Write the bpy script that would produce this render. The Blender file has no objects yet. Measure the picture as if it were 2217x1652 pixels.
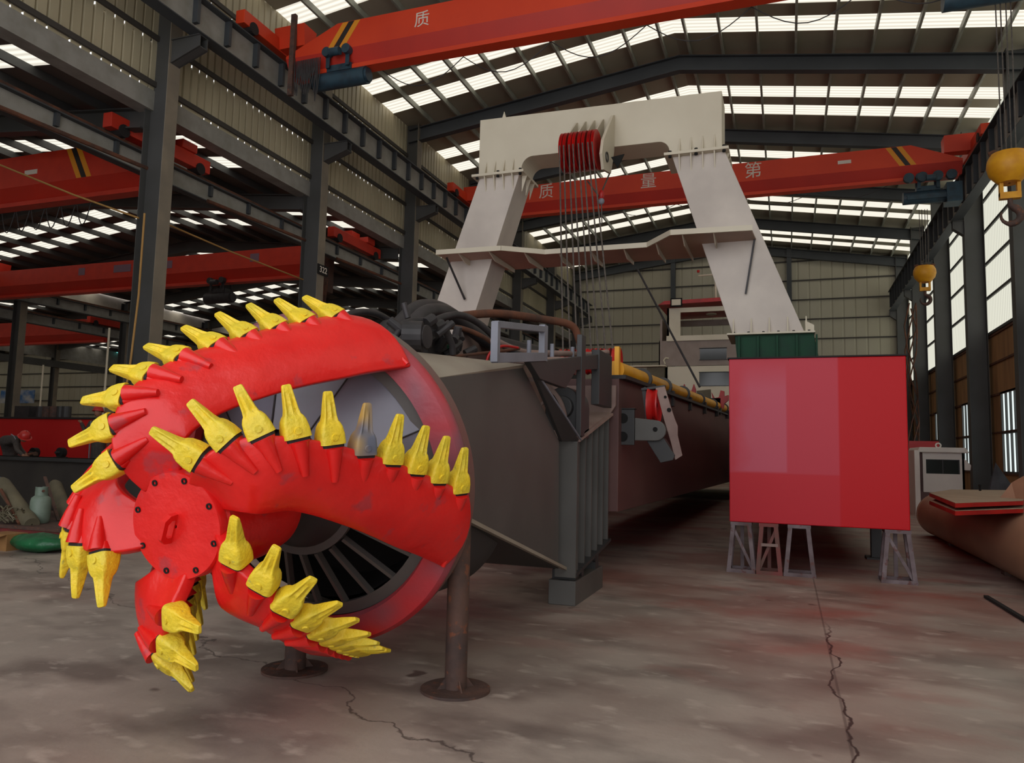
import bpy, math, random
from mathutils import Vector, Matrix
random.seed(7)
PI = math.pi
S = bpy.context.scene
COL = S.collection

# ------------------------------------------------------------------ camera, world, exposure
CAM_F, YAW, PITCH, ROLL, CAM_H = 1625.2, -.351615, .095024, .0236754, 1.6
fwd = Vector((math.sin(YAW)*math.cos(PITCH), math.cos(YAW)*math.cos(PITCH), math.sin(PITCH)))
_r = Vector((math.cos(YAW), -math.sin(YAW), 0)); _u = _r.cross(fwd)
cam_r = math.cos(ROLL)*_r + math.sin(ROLL)*_u
cam_u = -math.sin(ROLL)*_r + math.cos(ROLL)*_u
cam_data = bpy.data.cameras.new('camera'); cam = bpy.data.objects.new('camera', cam_data); COL.objects.link(cam)
m = Matrix.Identity(4)
for i in range(3):
    m[i][0] = cam_r[i]; m[i][1] = cam_u[i]; m[i][2] = -fwd[i]
m[2][3] = CAM_H
cam.matrix_world = m
cam_data.sensor_fit = 'HORIZONTAL'; cam_data.sensor_width = 36.0
cam_data.lens = CAM_F/2217*36; cam_data.clip_end = 400
S.camera = cam

W = bpy.data.worlds.new('sky'); S.world = W; W.use_nodes = True
bg = W.node_tree.nodes['Background']
bg.inputs[0].default_value = (.97, .97, 1.0, 1); bg.inputs[1].default_value = 2.1
SKY_PANEL = 1.12          # brightness of daylight through the translucent roof panels
S.view_settings.view_transform = 'Standard'; S.view_settings.look = 'None'
S.view_settings.gamma = 1; S.view_settings.use_curve_mapping = False
S.view_settings.exposure = 0.0
S.cycles.use_denoising = True
S.cycles.max_bounces = 8; S.cycles.diffuse_bounces = 5; S.cycles.glossy_bounces = 3
S.cycles.sample_clamp_indirect = 6

# ------------------------------------------------------------------ materials
def lin(c):
    c = c/255
    return c/12.92 if c <= .04045 else ((c+.055)/1.055)**2.4
def rgb(r, g, b): return (lin(r), lin(g), lin(b), 1)
_m = {}
def mat(name, c1, c2=None, rough=.6, metal=0, scale=3, bump=0, bscale=None, spec=.5, stretch=None, c3=None, c3t=.6, detail=4, wave=None):
    if name in _m: return _m[name]
    M = bpy.data.materials.new(name); M.use_nodes = True; _m[name] = M
    nt = M.node_tree; N = nt.nodes; L = nt.links; b = N['Principled BSDF']
    b.inputs['Roughness'].default_value = rough; b.inputs['Metallic'].default_value = metal
    b.inputs['Specular IOR Level'].default_value = spec
    b.inputs['Base Color'].default_value = c1
    tc = N.new('ShaderNodeNewGeometry'); src = tc.outputs['Position']
    if stretch:
        mp = N.new('ShaderNodeMapping'); mp.inputs['Scale'].default_value = stretch
        L.new(src, mp.inputs[0]); src = mp.outputs[0]
    if c2:
        n = N.new('ShaderNodeTexNoise'); n.inputs['Scale'].default_value = scale; n.inputs['Detail'].default_value = detail
        L.new(src, n.inputs['Vector'])
        r = N.new('ShaderNodeValToRGB'); r.color_ramp.elements[0].position = .36; r.color_ramp.elements[1].position = .66
        r.color_ramp.elements[0].color = c1; r.color_ramp.elements[1].color = c2
        L.new(n.outputs[0], r.inputs[0]); out = r.outputs[0]
        if c3:
            n2 = N.new('ShaderNodeTexNoise'); n2.inputs['Scale'].default_value = scale*2.7; n2.inputs['Detail'].default_value = 6
            L.new(src, n2.inputs['Vector'])
            r2 = N.new('ShaderNodeValToRGB'); r2.color_ramp.elements[0].position = c3t; r2.color_ramp.elements[1].position = c3t+.07
            r2.color_ramp.elements[0].color = (0,0,0,1); r2.color_ramp.elements[1].color = (1,1,1,1)
            L.new(n2.outputs[0], r2.inputs[0])
            mx = N.new('ShaderNodeMix'); mx.data_type = 'RGBA'
            L.new(r2.outputs[0], mx.inputs[0]); L.new(out, mx.inputs[6]); mx.inputs[7].default_value = c3; out = mx.outputs[2]
        L.new(out, b.inputs['Base Color'])
    if bump:
        nb = N.new('ShaderNodeTexNoise'); nb.inputs['Scale'].default_value = bscale or scale*3; nb.inputs['Detail'].default_value = 5
        L.new(src, nb.inputs['Vector'])
        bu = N.new('ShaderNodeBump'); bu.inputs['Strength'].default_value = bump; bu.inputs['Distance'].default_value = .02
        L.new(nb.outputs[0], bu.inputs['Height']); L.new(bu.outputs[0], b.inputs['Normal'])
    return M
def emit(name, c, s, wave_axis=None, wscale=3):
    if name in _m: return _m[name]
    M = bpy.data.materials.new(name); M.use_nodes = True; _m[name] = M
    nt = M.node_tree; N = nt.nodes; L = nt.links
    for n in list(N): N.remove(n)
    o = N.new('ShaderNodeOutputMaterial'); e = N.new('ShaderNodeEmission')
    e.inputs[0].default_value = c; e.inputs[1].default_value = s
    if wave_axis:
        g = N.new('ShaderNodeNewGeometry'); w = N.new('ShaderNodeTexWave'); w.bands_direction = wave_axis
        w.inputs['Scale'].default_value = wscale; w.inputs['Distortion'].default_value = .3
        L.new(g.outputs['Position'], w.inputs[0])
        mr = N.new('ShaderNodeMapRange'); mr.inputs['To Min'].default_value = s*.72; mr.inputs['To Max'].default_value = s*1.08
        L.new(w.outputs['Fac'], mr.inputs[0]); L.new(mr.outputs[0], e.inputs[1])
    L.new(e.outputs[0], o.inputs[0])
    return M

RED = mat('cutter_red_paint', rgb(216,22,22), rgb(230,38,34), rough=.31, scale=2.2, bump=.55, bscale=7, c3=rgb(190,52,58), c3t=.62)
RIMRED = mat('worn_red_paint', rgb(206,20,24), rgb(132,78,90), rough=.42, scale=1.6, bump=.25, bscale=12, detail=2)
YEL = mat('tooth_yellow_paint', rgb(242,208,44), rgb(224,202,56), rough=.48, scale=9, bump=.45, bscale=38, c3=rgb(192,178,70), c3t=.66)
GAP = mat('dark_joint', rgb(34,28,28), rough=.8)
GREYP = mat('grey_steel_paint', rgb(92,90,87), rgb(82,80,77), rough=.5, scale=1.5)
GREYD = mat('dark_grey_steel_paint', rgb(54,54,55), rgb(46,46,47), rough=.5, scale=1.2)
BELLG = mat('bell_grey_paint', rgb(124,124,138), rgb(108,108,120), rough=.35, scale=2)
BEIGETOP = mat('dusty_grey_plate', rgb(158,148,134), rgb(146,134,120), rough=.7, scale=2)
LIGHTG = mat('light_grey_frame', rgb(128,130,142), rgb(118,120,130), rough=.5)
BLACKR = mat('black_rubber', rgb(38,36,38), rgb(52,48,50), rough=.55, scale=8)
BLACK = mat('matte_black', rgb(14,13,13), rough=.9)
PRIMER = mat('brown_primer', rgb(104,72,68), rgb(84,56,54), rough=.6, scale=.7, stretch=(1,.25,1.5))
PRIMERL = mat('grey_brown_primer', rgb(152,130,122), rgb(130,106,100), rough=.65, scale=3)
RUST = mat('rusty_steel', rgb(92,66,56), rgb(66,52,48), rough=.75, scale=6, bump=.4, c3=rgb(120,72,50), c3t=.6)
RUSTD = mat('rust_brown', rgb(104,62,42), rgb(70,48,38), rough=.85, scale=5, bump=.3)
WHITE = mat('gantry_white_paint', rgb(206,197,177), rgb(196,186,166), rough=.5, scale=.9)
WHITE2 = mat('gantry_white_scuffed', rgb(206,196,186), rgb(184,174,166), rough=.55, scale=1.1, detail=7)
PINKISH = mat('red_oxide_undercoat', rgb(176,146,128), rgb(160,132,116), rough=.6, scale=1)
SHEAVE = mat('sheave_red', rgb(196,26,22), rgb(160,16,18), rough=.4, scale=3)
BOXRED = None
GREEN = mat('dark_green_paint', rgb(14,66,42), rgb(22,56,42), rough=.55, scale=3, spec=.2)
ORANGE = mat('crane_orange_paint', rgb(222,66,28), rgb(208,56,26), rough=.45, scale=.6)
ORANGE2 = mat('crane_underside_shade', rgb(196,44,26), rgb(180,40,26), rough=.5, scale=.6)  # darkened crane paint: shade on the down-facing skirt put into the colour
ORLETTER = mat('lettering_white', rgb(222,212,200), rough=.6)
YSTRIPE = mat('stripe_yellow', rgb(226,148,34), rough=.5)
BSTRIPE = mat('stripe_black', rgb(38,36,34), rough=.5)
BLUEG = mat('hoist_blue_grey', rgb(44,70,84), rgb(36,52,64), rough=.45, scale=5)
STEEL = mat('column_grey_paint', rgb(76,76,76), rgb(68,68,66), rough=.55, scale=1)
STEELB = mat('rafter_blue_grey', rgb(64,68,72), rgb(56,60,64), rough=.6, scale=1)
STEELL = mat('flange_beige_grey', rgb(134,124,108), rgb(116,108,96), rough=.6, scale=1.4)
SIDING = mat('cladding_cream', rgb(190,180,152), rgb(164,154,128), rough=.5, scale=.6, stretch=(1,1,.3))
SIDEBAND = mat('gutter_band_grey', rgb(150,148,142), rgb(134,132,124), rough=.6, scale=3)
ROOFM = mat('roof_sheet', rgb(158,152,134), rgb(146,140,122), rough=.6, scale=.5)
ROOFD = mat('roof_sheet_dark', rgb(96,86,80), rgb(84,76,72), rough=.7, scale=.5)
PURL = mat('purlin_galvanised', rgb(150,152,140), rgb(130,132,122), rough=.5)
ENDW = mat('end_wall_cladding', rgb(180,176,158), rgb(168,162,142), rough=.6, scale=.3, stretch=(1,1,.3))
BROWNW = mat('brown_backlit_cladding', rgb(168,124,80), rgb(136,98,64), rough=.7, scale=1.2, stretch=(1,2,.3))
GIRT = mat('girt_dark', rgb(66,62,58), rough=.7)
CREAM = mat('cabin_cream_paint', rgb(232,224,202), rgb(222,214,190), rough=.5, scale=1)
CREAMW = mat('boat_cabin_white', rgb(226,220,212), rgb(214,206,198), rough=.5, scale=1)
TAUPE = mat('cabin_taupe_paint', rgb(158,142,132), rgb(148,132,122), rough=.5)
DGLASS = mat('dark_window_glass', rgb(40,46,44), rough=.12, spec=.6)
PIPEB = mat('beige_pipe_primer', rgb(172,132,104), rgb(150,112,92), rough=.5, scale=1.6, stretch=(1,.4,1), bump=.1)
PLATEB = mat('beige_plate', rgb(170,148,124), rgb(158,136,112), rough=.7, scale=2)
PIPEY = mat('yellow_pipe_paint', rgb(236,172,18), rgb(222,156,16), rough=.45, scale=3)
HOOKY = mat('hook_block_yellow', rgb(222,158,22), rgb(206,140,20), rough=.5, scale=6)
SKIN = mat('skin', rgb(150,106,84), rough=.6)
CLOTH = mat('dark_work_cloth', rgb(74,66,62), rgb(60,54,52), rough=.9, scale=12)
HELM = mat('red_hard_hat', rgb(190,44,40), rough=.35)
ROPE = mat('wire_rope_grease', rgb(92,84,78), rgb(72,66,62), rough=.6, scale=20)
BAG = mat('green_tarp', rgb(28,104,62), rgb(20,80,48), rough=.35, scale=6, bump=1, bscale=9)
CARD = mat('cardboard', rgb(152,112,66), rgb(136,98,58), rough=.9)
TUBEW = mat('grey_green_tube', rgb(112,104,82), rgb(94,88,70), rough=.6, scale=3)
BOTTLE = mat('gas_bottle_paint', rgb(120,136,122), rgb(106,122,110), rough=.5, scale=6)
BANNER = mat('banner_blue', rgb(60,110,170), rgb(190,190,190), rough=.7, scale=1.6, stretch=(.6,1,1))
PANELPINK = mat('hull_red_paint', rgb(176,20,24), rgb(188,30,32), rough=.35, scale=.8)

SKYM = emit('daylit_roof_panel', (1.0, .93, .79, 1), SKY_PANEL, 'Y', 1.6)
SKYM2 = emit('daylit_aisle_roof_panel', (1.0, .94, .81, 1), SKY_PANEL*.95, 'Y', 1.6)
WALLM = emit('daylit_wall_panel', (.90, .89, .75, 1), SKY_PANEL*.82, 'Y', 1.5)
WINM = emit('daylit_window_pane', (.86, .96, .94, 1), SKY_PANEL*.95)

def red_hull():
    M = bpy.data.materials.new('pontoon_red_gloss'); M.use_nodes = True
    nt = M.node_tree; N = nt.nodes; L = nt.links; b = N['Principled BSDF']
    g = N.new('ShaderNodeNewGeometry'); sp = N.new('ShaderNodeSeparateXYZ'); L.new(g.outputs['Position'], sp.inputs[0])
    def step(out, v, w=.012):
        r = N.new('ShaderNodeMapRange'); r.inputs[1].default_value = v-w; r.inputs[2].default_value = v+w
        L.new(out, r.inputs[0]); return r.outputs[0]
    def mul(a, c):
        q = N.new('ShaderNodeMath'); q.operation = 'MULTIPLY'
        for i, t in enumerate((a, c)):
            if isinstance(t, (int, float)): q.inputs[i].default_value = t
            else: L.new(t, q.inputs[i])
        return q.outputs[0]
    def inv(a):
        q = N.new('ShaderNodeMath'); q.operation = 'SUBTRACT'; q.inputs[0].default_value = 1; L.new(a, q.inputs[1]); return q.outputs[0]
    def add(a, c):
        q = N.new('ShaderNodeMath'); q.operation = 'ADD'; L.new(a, q.inputs[0]); L.new(c, q.inputs[1]); q.use_clamp = True; return q.outputs[0]
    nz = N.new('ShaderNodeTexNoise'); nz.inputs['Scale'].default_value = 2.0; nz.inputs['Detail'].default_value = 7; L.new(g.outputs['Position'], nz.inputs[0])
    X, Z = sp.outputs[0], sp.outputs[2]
    # pink patches: mostly skylight reflections painted into the red, strongest upper left
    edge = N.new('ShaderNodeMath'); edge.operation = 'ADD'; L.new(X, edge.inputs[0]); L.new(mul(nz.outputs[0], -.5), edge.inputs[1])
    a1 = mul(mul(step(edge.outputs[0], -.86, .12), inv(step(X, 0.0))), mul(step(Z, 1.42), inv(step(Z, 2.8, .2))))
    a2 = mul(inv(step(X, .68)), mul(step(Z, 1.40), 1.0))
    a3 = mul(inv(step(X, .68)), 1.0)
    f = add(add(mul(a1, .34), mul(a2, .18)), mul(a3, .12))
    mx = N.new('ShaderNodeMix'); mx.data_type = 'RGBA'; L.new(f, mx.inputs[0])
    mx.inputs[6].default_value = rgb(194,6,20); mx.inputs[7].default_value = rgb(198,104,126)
    L.new(mx.outputs[2], b.inputs['Base Color'])
    b.inputs['Roughness'].default_value = .42; b.inputs['Specular IOR Level'].default_value = .22
    bu = N.new('ShaderNodeBump'); bu.inputs['Strength'].default_value = .15; L.new(nz.outputs[0], bu.inputs['Height']); L.new(bu.outputs[0], b.inputs['Normal'])
    return M
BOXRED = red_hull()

def floor_mat():
    M = bpy.data.materials.new('concrete_floor'); M.use_nodes = True
    nt = M.node_tree; N = nt.nodes; L = nt.links; b = N['Principled BSDF']
    g = N.new('ShaderNodeNewGeometry'); P = g.outputs['Position']
    sp = N.new('ShaderNodeSeparateXYZ'); L.new(P, sp.inputs[0])
    def noise(s, d=6, vec=P, w=None):
        n = N.new('ShaderNodeTexNoise'); n.inputs['Scale'].default_value = s; n.inputs['Detail'].default_value = d; L.new(vec, n.inputs[0]); return n.outputs[0]
    def ramp(o, a, c, ca=(0,0,0,1), cb=(1,1,1,1)):
        r = N.new('ShaderNodeValToRGB'); r.color_ramp.elements[0].position = a; r.color_ramp.elements[1].position = c
        r.color_ramp.elements[0].color = ca; r.color_ramp.elements[1].color = cb; L.new(o, r.inputs[0]); return r.outputs[0]
    def mix(f, a, c, fac=None):
        x = N.new('ShaderNodeMix'); x.data_type = 'RGBA'; L.new(f, x.inputs[0])
        for i, t in ((6, a), (7, c)):
            if isinstance(t, tuple): x.inputs[i].default_value = t
            else: L.new(t, x.inputs[i])
        return x.outputs[2]
    def math_(op, a, c=None, d=None):
        q = N.new('ShaderNodeMath'); q.operation = op
        for i, t in enumerate((a, c, d)):
            if t is None: continue
            if isinstance(t, (int, float)): q.inputs[i].default_value = t
            else: L.new(t, q.inputs[i])
        return q.outputs[0]
    mp = N.new('ShaderNodeMapping'); mp.inputs['Rotation'].default_value = (0,0,.5); mp.inputs['Scale'].default_value = (.7,1.2,1); L.new(P, mp.inputs[0])
    base = ramp(noise(.9), .3, .7, rgb(146,136,127), rgb(184,172,161))
    base = mix(ramp(noise(1.6, 8, mp.outputs[0]), .46, .66), base, rgb(122,112,105))
    base = mix(ramp(noise(5, 8, mp.outputs[0]), .58, .72), base, rgb(192,181,170))
    # red overspray and rust dust, stronger towards the pontoons
    dist = N.new('ShaderNodeMapRange'); dist.inputs[1].default_value = 3.5; dist.inputs[2].default_value = 9; dist.inputs[3].default_value = .12; dist.inputs[4].default_value = .8
    L.new(math_('ADD', sp.outputs[1], math_('MULTIPLY', sp.outputs[0], .5)), dist.inputs[0])
    pf = math_('MULTIPLY', ramp(noise(.55, 4), .34, .62), dist.outputs[0])
    base = mix(pf, base, rgb(140,92,82))
    pf2 = math_('MULTIPLY', ramp(noise(1.1, 5, mp.outputs[0]), .56, .68), math_('MULTIPLY', dist.outputs[0], .7))
    base = mix(pf2, base, rgb(152,76,66))
    # expansion joint and the long crack beside it
    nz = noise(1.3, 8)
    cx = math_('ABSOLUTE', math_('SUBTRACT', math_('ADD', sp.outputs[0], math_('MULTIPLY', nz, .5)), .60))
    crack = ramp(cx, .006, .012, (1,1,1,1), (0,0,0,1))
    near = N.new('ShaderNodeMapRange'); near.inputs[1].default_value = 8.4; near.inputs[2].default_value = 7.6; L.new(sp.outputs[1], near.inputs[0])
    crack = math_('MULTIPLY', crack, near.outputs[0])
    jn = math_('ABSOLUTE', math_('SUBTRACT', sp.outputs[0], .32))
    joint = math_('MULTIPLY', ramp(jn, .006, .012, (1,1,1,1), (0,0,0,1)), .5)
    cy = math_('ABSOLUTE', math_('SUBTRACT', math_('ADD', math_('ADD', sp.outputs[1], math_('MULTIPLY', sp.outputs[0], .45)), math_('MULTIPLY', nz, 1.2)), 3.7))
    c2 = math_('MULTIPLY', ramp(cy, .006, .014, (1,1,1,1), (0,0,0,1)), .7)
    tot = math_('MAXIMUM', math_('MAXIMUM', crack, joint), c2)
    col = mix(tot, base, rgb(54,44,42))
    spot = ramp(noise(1.7, 3), .70, .73); col = mix(math_('MULTIPLY', spot, .75), col, rgb(70,48,44))
    L.new(col, b.inputs['Base Color']); b.inputs['Roughness'].default_value = .5
    rr = N.new('ShaderNodeMapRange'); rr.inputs[3].default_value = .32; rr.inputs[4].default_value = .62; L.new(noise(1.2, 5), rr.inputs[0]); L.new(rr.outputs[0], b.inputs['Roughness'])
    bu = N.new('ShaderNodeBump'); bu.inputs['Strength'].default_value = .18; bu.inputs['Distance'].default_value = .02; L.new(noise(9, 6), bu.inputs['Height']); L.new(bu.outputs[0], b.inputs['Normal'])
    return M
FLOORM = floor_mat()

# ------------------------------------------------------------------ mesh helpers
def V(*a): return Vector(a)
class MB:
    def __init__(s): s.v = []; s.f = []
    def add(s, vs, fs):
        o = len(s.v); s.v += [Vector(p) for p in vs]; s.f += [tuple(i+o for i in f) for f in fs]; return s
    def box(s, x0, x1, y0, y1, z0, z1):
        vs = [(x,y,z) for z in (z0,z1) for y in (y0,y1) for x in (x0,x1)]
        return s.add(vs, [(0,2,3,1),(4,5,7,6),(0,1,5,4),(2,6,7,3),(0,4,6,2),(1,3,7,5)])
    def hexa(s, b, t):      # bottom quad and top quad, same order
        return s.add(list(b)+list(t), [(3,2,1,0),(4,5,6,7)]+[(i,(i+1)%4,(i+1)%4+4,i+4) for i in range(4)])
    def beam(s, a, b, w, h, up=(0,0,1)):
        a = Vector(a); b = Vector(b); d = (b-a).normalized(); up = Vector(up)
        if abs(d.dot(up)) > .98: up = V(0,1,0)
        x = d.cross(up).normalized()*w/2; y = x.cross(d).normalized()*h/2
        q = [-x-y, x-y, x+y, -x+y]
        return s.hexa([a+k for k in q], [b+k for k in q])
    def prism(s, pts, vec):
        n = len(pts); vec = Vector(vec); P = [Vector(p) for p in pts]
        return s.add(P+[p+vec for p in P], [tuple(range(n))[::-1], tuple(range(n,2*n))]+[(i,(i+1)%n,(i+1)%n+n,i+n) for i in range(n)])
    def cyl(s, a, b, r0, r1=None, n=20, cap=True):
        r1 = r0 if r1 is None else r1
        a = Vector(a); b = Vector(b); d = (b-a).normalized(); q = V(0,0,1) if abs(d.z) < .9 else V(1,0,0)
        x = d.cross(q).normalized(); y = d.cross(x)
        o = len(s.v)
        for c, r in ((a,r0),(b,r1)):
            s.v += [c+r*(math.cos(2*PI*i/n)*x+math.sin(2*PI*i/n)*y) for i in range(n)]
        s.f += [(o+i,o+(i+1)%n,o+n+(i+1)%n,o+n+i)[::-1] for i in range(n)]
        if cap: s.f += [tuple(o+i for i in range(n)), tuple(o+n+i for i in range(n))[::-1]]
        return s
    def tube(s, pts, r, n=8):
        P = [Vector(p) for p in pts]; o = len(s.v); k = len(P); px = None
        for i, p in enumerate(P):
            d = (P[min(i+1,k-1)]-P[max(i-1,0)]).normalized()
            if px is None:
                q = V(0,0,1) if abs(d.z) < .9 else V(1,0,0); px = d.cross(q).normalized()
            px = (px-d*px.dot(d)).normalized(); y = d.cross(px)
            rr = r[i] if isinstance(r, (list, tuple)) else r
            s.v += [p+rr*(math.cos(2*PI*j/n)*px+math.sin(2*PI*j/n)*y) for j in range(n)]
        for i in range(k-1):
            s.f += [(o+i*n+j, o+i*n+(j+1)%n, o+(i+1)*n+(j+1)%n, o+(i+1)*n+j) for j in range(n)]
        s.f += [tuple(o+j for j in range(n))[::-1], tuple(o+(k-1)*n+j for j in range(n))]
        return s
    def lathe(s, prof, c, ax, n=48, a0=0, a1=2*PI, closed=False):   # prof: (r, t) ; ax frame (u,v,a)
        u, v, a = ax; o = len(s.v); full = abs(a1-a0-2*PI) < 1e-6; m_ = n if full else n+1; k = len(prof)
        for i in range(m_):
            th = a0+(a1-a0)*i/n
            for r, t in prof: s.v.append(c+a*t+r*(math.cos(th)*u+math.sin(th)*v))
        for i in range(n):
            i2 = (i+1) % m_
            for j in range(k if closed else k-1):
                j2 = (j+1) % k
                s.f.append((o+i*k+j, o+i*k+j2, o+i2*k+j2, o+i2*k+j))
        return s
    def ball(s, c, rx, ry=None, rz=None, n=14):
        ry = ry or rx; rz = rz or rx; c = Vector(c); o = len(s.v); R = n//2
        for i in range(R+1):
            p = PI*i/R
            for j in range(n):
                q = 2*PI*j/n; s.v.append(c+V(rx*math.sin(p)*math.cos(q), ry*math.sin(p)*math.sin(q), rz*math.cos(p)))
        for i in range(R):
            for j in range(n): s.f.append((o+i*n+j, o+(i+1)*n+j, o+(i+1)*n+(j+1)%n, o+i*n+(j+1)%n))
        return s
    def mesh(s, name, material, org=(0,0,0), smooth=False):
        me = bpy.data.meshes.new(name); org = Vector(org)
        me.from_pydata([tuple(p-org) for p in s.v], [], s.f); me.materials.append(material); me.validate(); me.update()
        import bmesh
        b = bmesh.new(); b.from_mesh(me); bmesh.ops.remove_doubles(b, verts=b.verts, dist=1e-5)
        bmesh.ops.recalc_face_normals(b, faces=b.faces); b.to_mesh(me); b.free()
        if smooth:
            me.polygons.foreach_set('use_smooth', [True]*len(me.polygons))
            try: me.set_sharp_from_angle(angle=math.radians(smooth if smooth is not True else 40))
            except Exception: pass
        return me
    def build(s, name, material, parent=None, smooth=False, bevel=0, org=None, label=None):
        if parent is not None: W0 = wloc(parent)
        elif org is not None: W0 = Vector(org)
        else:
            xs = [p.x for p in s.v]; ys = [p.y for p in s.v]; zs = [p.z for p in s.v]
            W0 = V((min(xs)+max(xs))/2, (min(ys)+max(ys))/2, min(zs))
        o = bpy.data.objects.new(name, s.mesh(name, material, W0, smooth)); COL.objects.link(o)
        if parent is not None: o.parent = parent
        else: o.location = W0
        if bevel:
            b = o.modifiers.new('bevel', 'BEVEL'); b.width = bevel; b.segments = 2; b.limit_method = 'ANGLE'
        if label: o['label'] = label
        return o
def wloc(o):
    p = Vector((0,0,0))
    while o is not None: p += o.location; o = o.parent
    return p
def tag(o, label, cat, group=None):
    o['label'] = label; o['category'] = cat
    if group: o['group'] = group
    return o
def thing(name, label, cat, loc, group=None):
    o = bpy.data.objects.new(name, None); COL.objects.link(o); o.location = loc; o.empty_display_size = .3
    return tag(o, label, cat, group)
def struct(o): o['kind'] = 'structure'; return o
def copy_tree(o, parent=None):
    c = o.copy(); COL.objects.link(c); c.parent = parent
    for ch in [x for x in bpy.data.objects if x.parent == o]: copy_tree(ch, c)
    return c
def arcpts(c, r, a0, a1, n, ax='xz'):
    out = []
    for i in range(n+1):
        a = a0+(a1-a0)*i/n
        out.append((c[0]+r*math.cos(a), c[1], c[2]+r*math.sin(a)) if ax == 'xz' else (c[0], c[1]+r*math.cos(a), c[2]+r*math.sin(a)))
    return out
def text_mesh(name, s, size, material, parent, origin, xdir, updir, ext=.004):
    cu = bpy.data.curves.new(name, 'FONT'); cu.body = s; cu.size = size; cu.extrude = ext; cu.align_x = 'CENTER'; cu.align_y = 'CENTER'
    tmp = bpy.data.objects.new(name+'_tmp', cu); COL.objects.link(tmp)
    bpy.context.view_layer.update()
    me = bpy.data.meshes.new_from_object(tmp.evaluated_get(bpy.context.evaluated_depsgraph_get()))
    bpy.data.objects.remove(tmp); bpy.data.curves.remove(cu)
    me.name = name; me.materials.clear(); me.materials.append(material)
    o = bpy.data.objects.new(name, me); COL.objects.link(o); o.parent = parent
    x = Vector(xdir).normalized(); u = Vector(updir).normalized(); n = x.cross(u)
    mm = Matrix.Identity(4)
    for i in range(3): mm[i][0] = x[i]; mm[i][1] = u[i]; mm[i][2] = n[i]; mm[i][3] = (Vector(origin)-wloc(parent))[i]
    o.matrix_local = mm
    return o
# ------------------------------------------------------------------ the hall
XL, XR_, YF, YB, XC = -13.55, 6.84, -6.0, 48.65, -3.28     # left cladding, right cladding, front, back, ridge
ZL, ZR, ZC = 14.0, 13.7, 15.3
YC = [0.65+6*i for i in range(9)]                            # column lines
def roofz(x): return ZC-(ZC-ZL)*(XC-x)/(XC-XL) if x < XC else ZC-(ZC-ZR)*(x-XC)/(XR_-XC)

fl = struct(MB().box(-76, 12, YF, YB+1, -.2, 0).build('floor', FLOORM, org=(0,20,-.2)))

def roof(x0, z0, x1, z1, m_op, m_sky, strips, tagname, n0):
    """one slope: opaque sheets between translucent strips that run from eave to ridge"""
    edges = [YF]
    for a, b in strips: edges += [a, b]
    edges.append(YB+.3)
    for i in range(0, len(edges), 2):
        a, b = edges[i], edges[i+1]
        struct(MB().hexa([(x0,a,z0),(x1,a,z1),(x1,b,z1),(x0,b,z0)], [(x0,a,z0+.05),(x1,a,z1+.05),(x1,b,z1+.05),(x0,b,z0+.05)]).build('ceiling', m_op))
    for i, (a, b) in enumerate(strips):
        struct(MB().hexa([(x0,a,z0+.01),(x1,a,z1+.01),(x1,b,z1+.01),(x0,b,z0+.01)], [(x0,a,z0+.03),(x1,a,z1+.03),(x1,b,z1+.03),(x0,b,z0+.03)]).build('window_%d' % (n0+i), m_sky))
strips = []
for y in [-5.35]+YC[:-1]:
    for a, b in ((2.5,3.35),(4.0,4.85)):
        if y+a > YF: strips.append((y+a, y+b))
roof(XL, ZL, XC, ZC, ROOFM, SKYM, strips, 'l', 1)
roof(XC, ZC, XR_, ZR, ROOFM, SKYM, strips, 'r', 31)
# purlins
for x in [-12.5,-11.42,-10.32,-9.18,-8.05,-6.93,-5.85,-4.75,-3.7,-2.9,-1.84,-.72,.4,1.5,2.6,3.7,4.8,5.9]:
    z = roofz(x)
    struct(MB().box(x-.035, x+.035, YF, YB, z-.20, z-.005).build('roof_purlin', PURL))
# rafters
def rafter(y, xa, xb, xc, zf, name='roof_rafter', d=.5, m_=STEELB):
    b = MB()
    for x0, x1 in ((xa,xc),(xc,xb)):
        z0, z1 = zf(x0)-.2, zf(x1)-.2
        def slab(w, ta, tb):
            b.hexa([(x0,y-w,z0-ta),(x1,y-w,z1-ta),(x1,y+w,z1-ta),(x0,y+w,z0-ta)], [(x0,y-w,z0-tb),(x1,y-w,z1-tb),(x1,y+w,z1-tb),(x0,y+w,z0-tb)])
        slab(.14, .03, 0); slab(.14, d+.03, d); slab(.01, d, .03)
    return struct(b.build(name, m_))
for y in YC+[-5.35]: rafter(y if y < 48 else 48.4, XL+.1, XR_-.1, XC, roofz)
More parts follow.
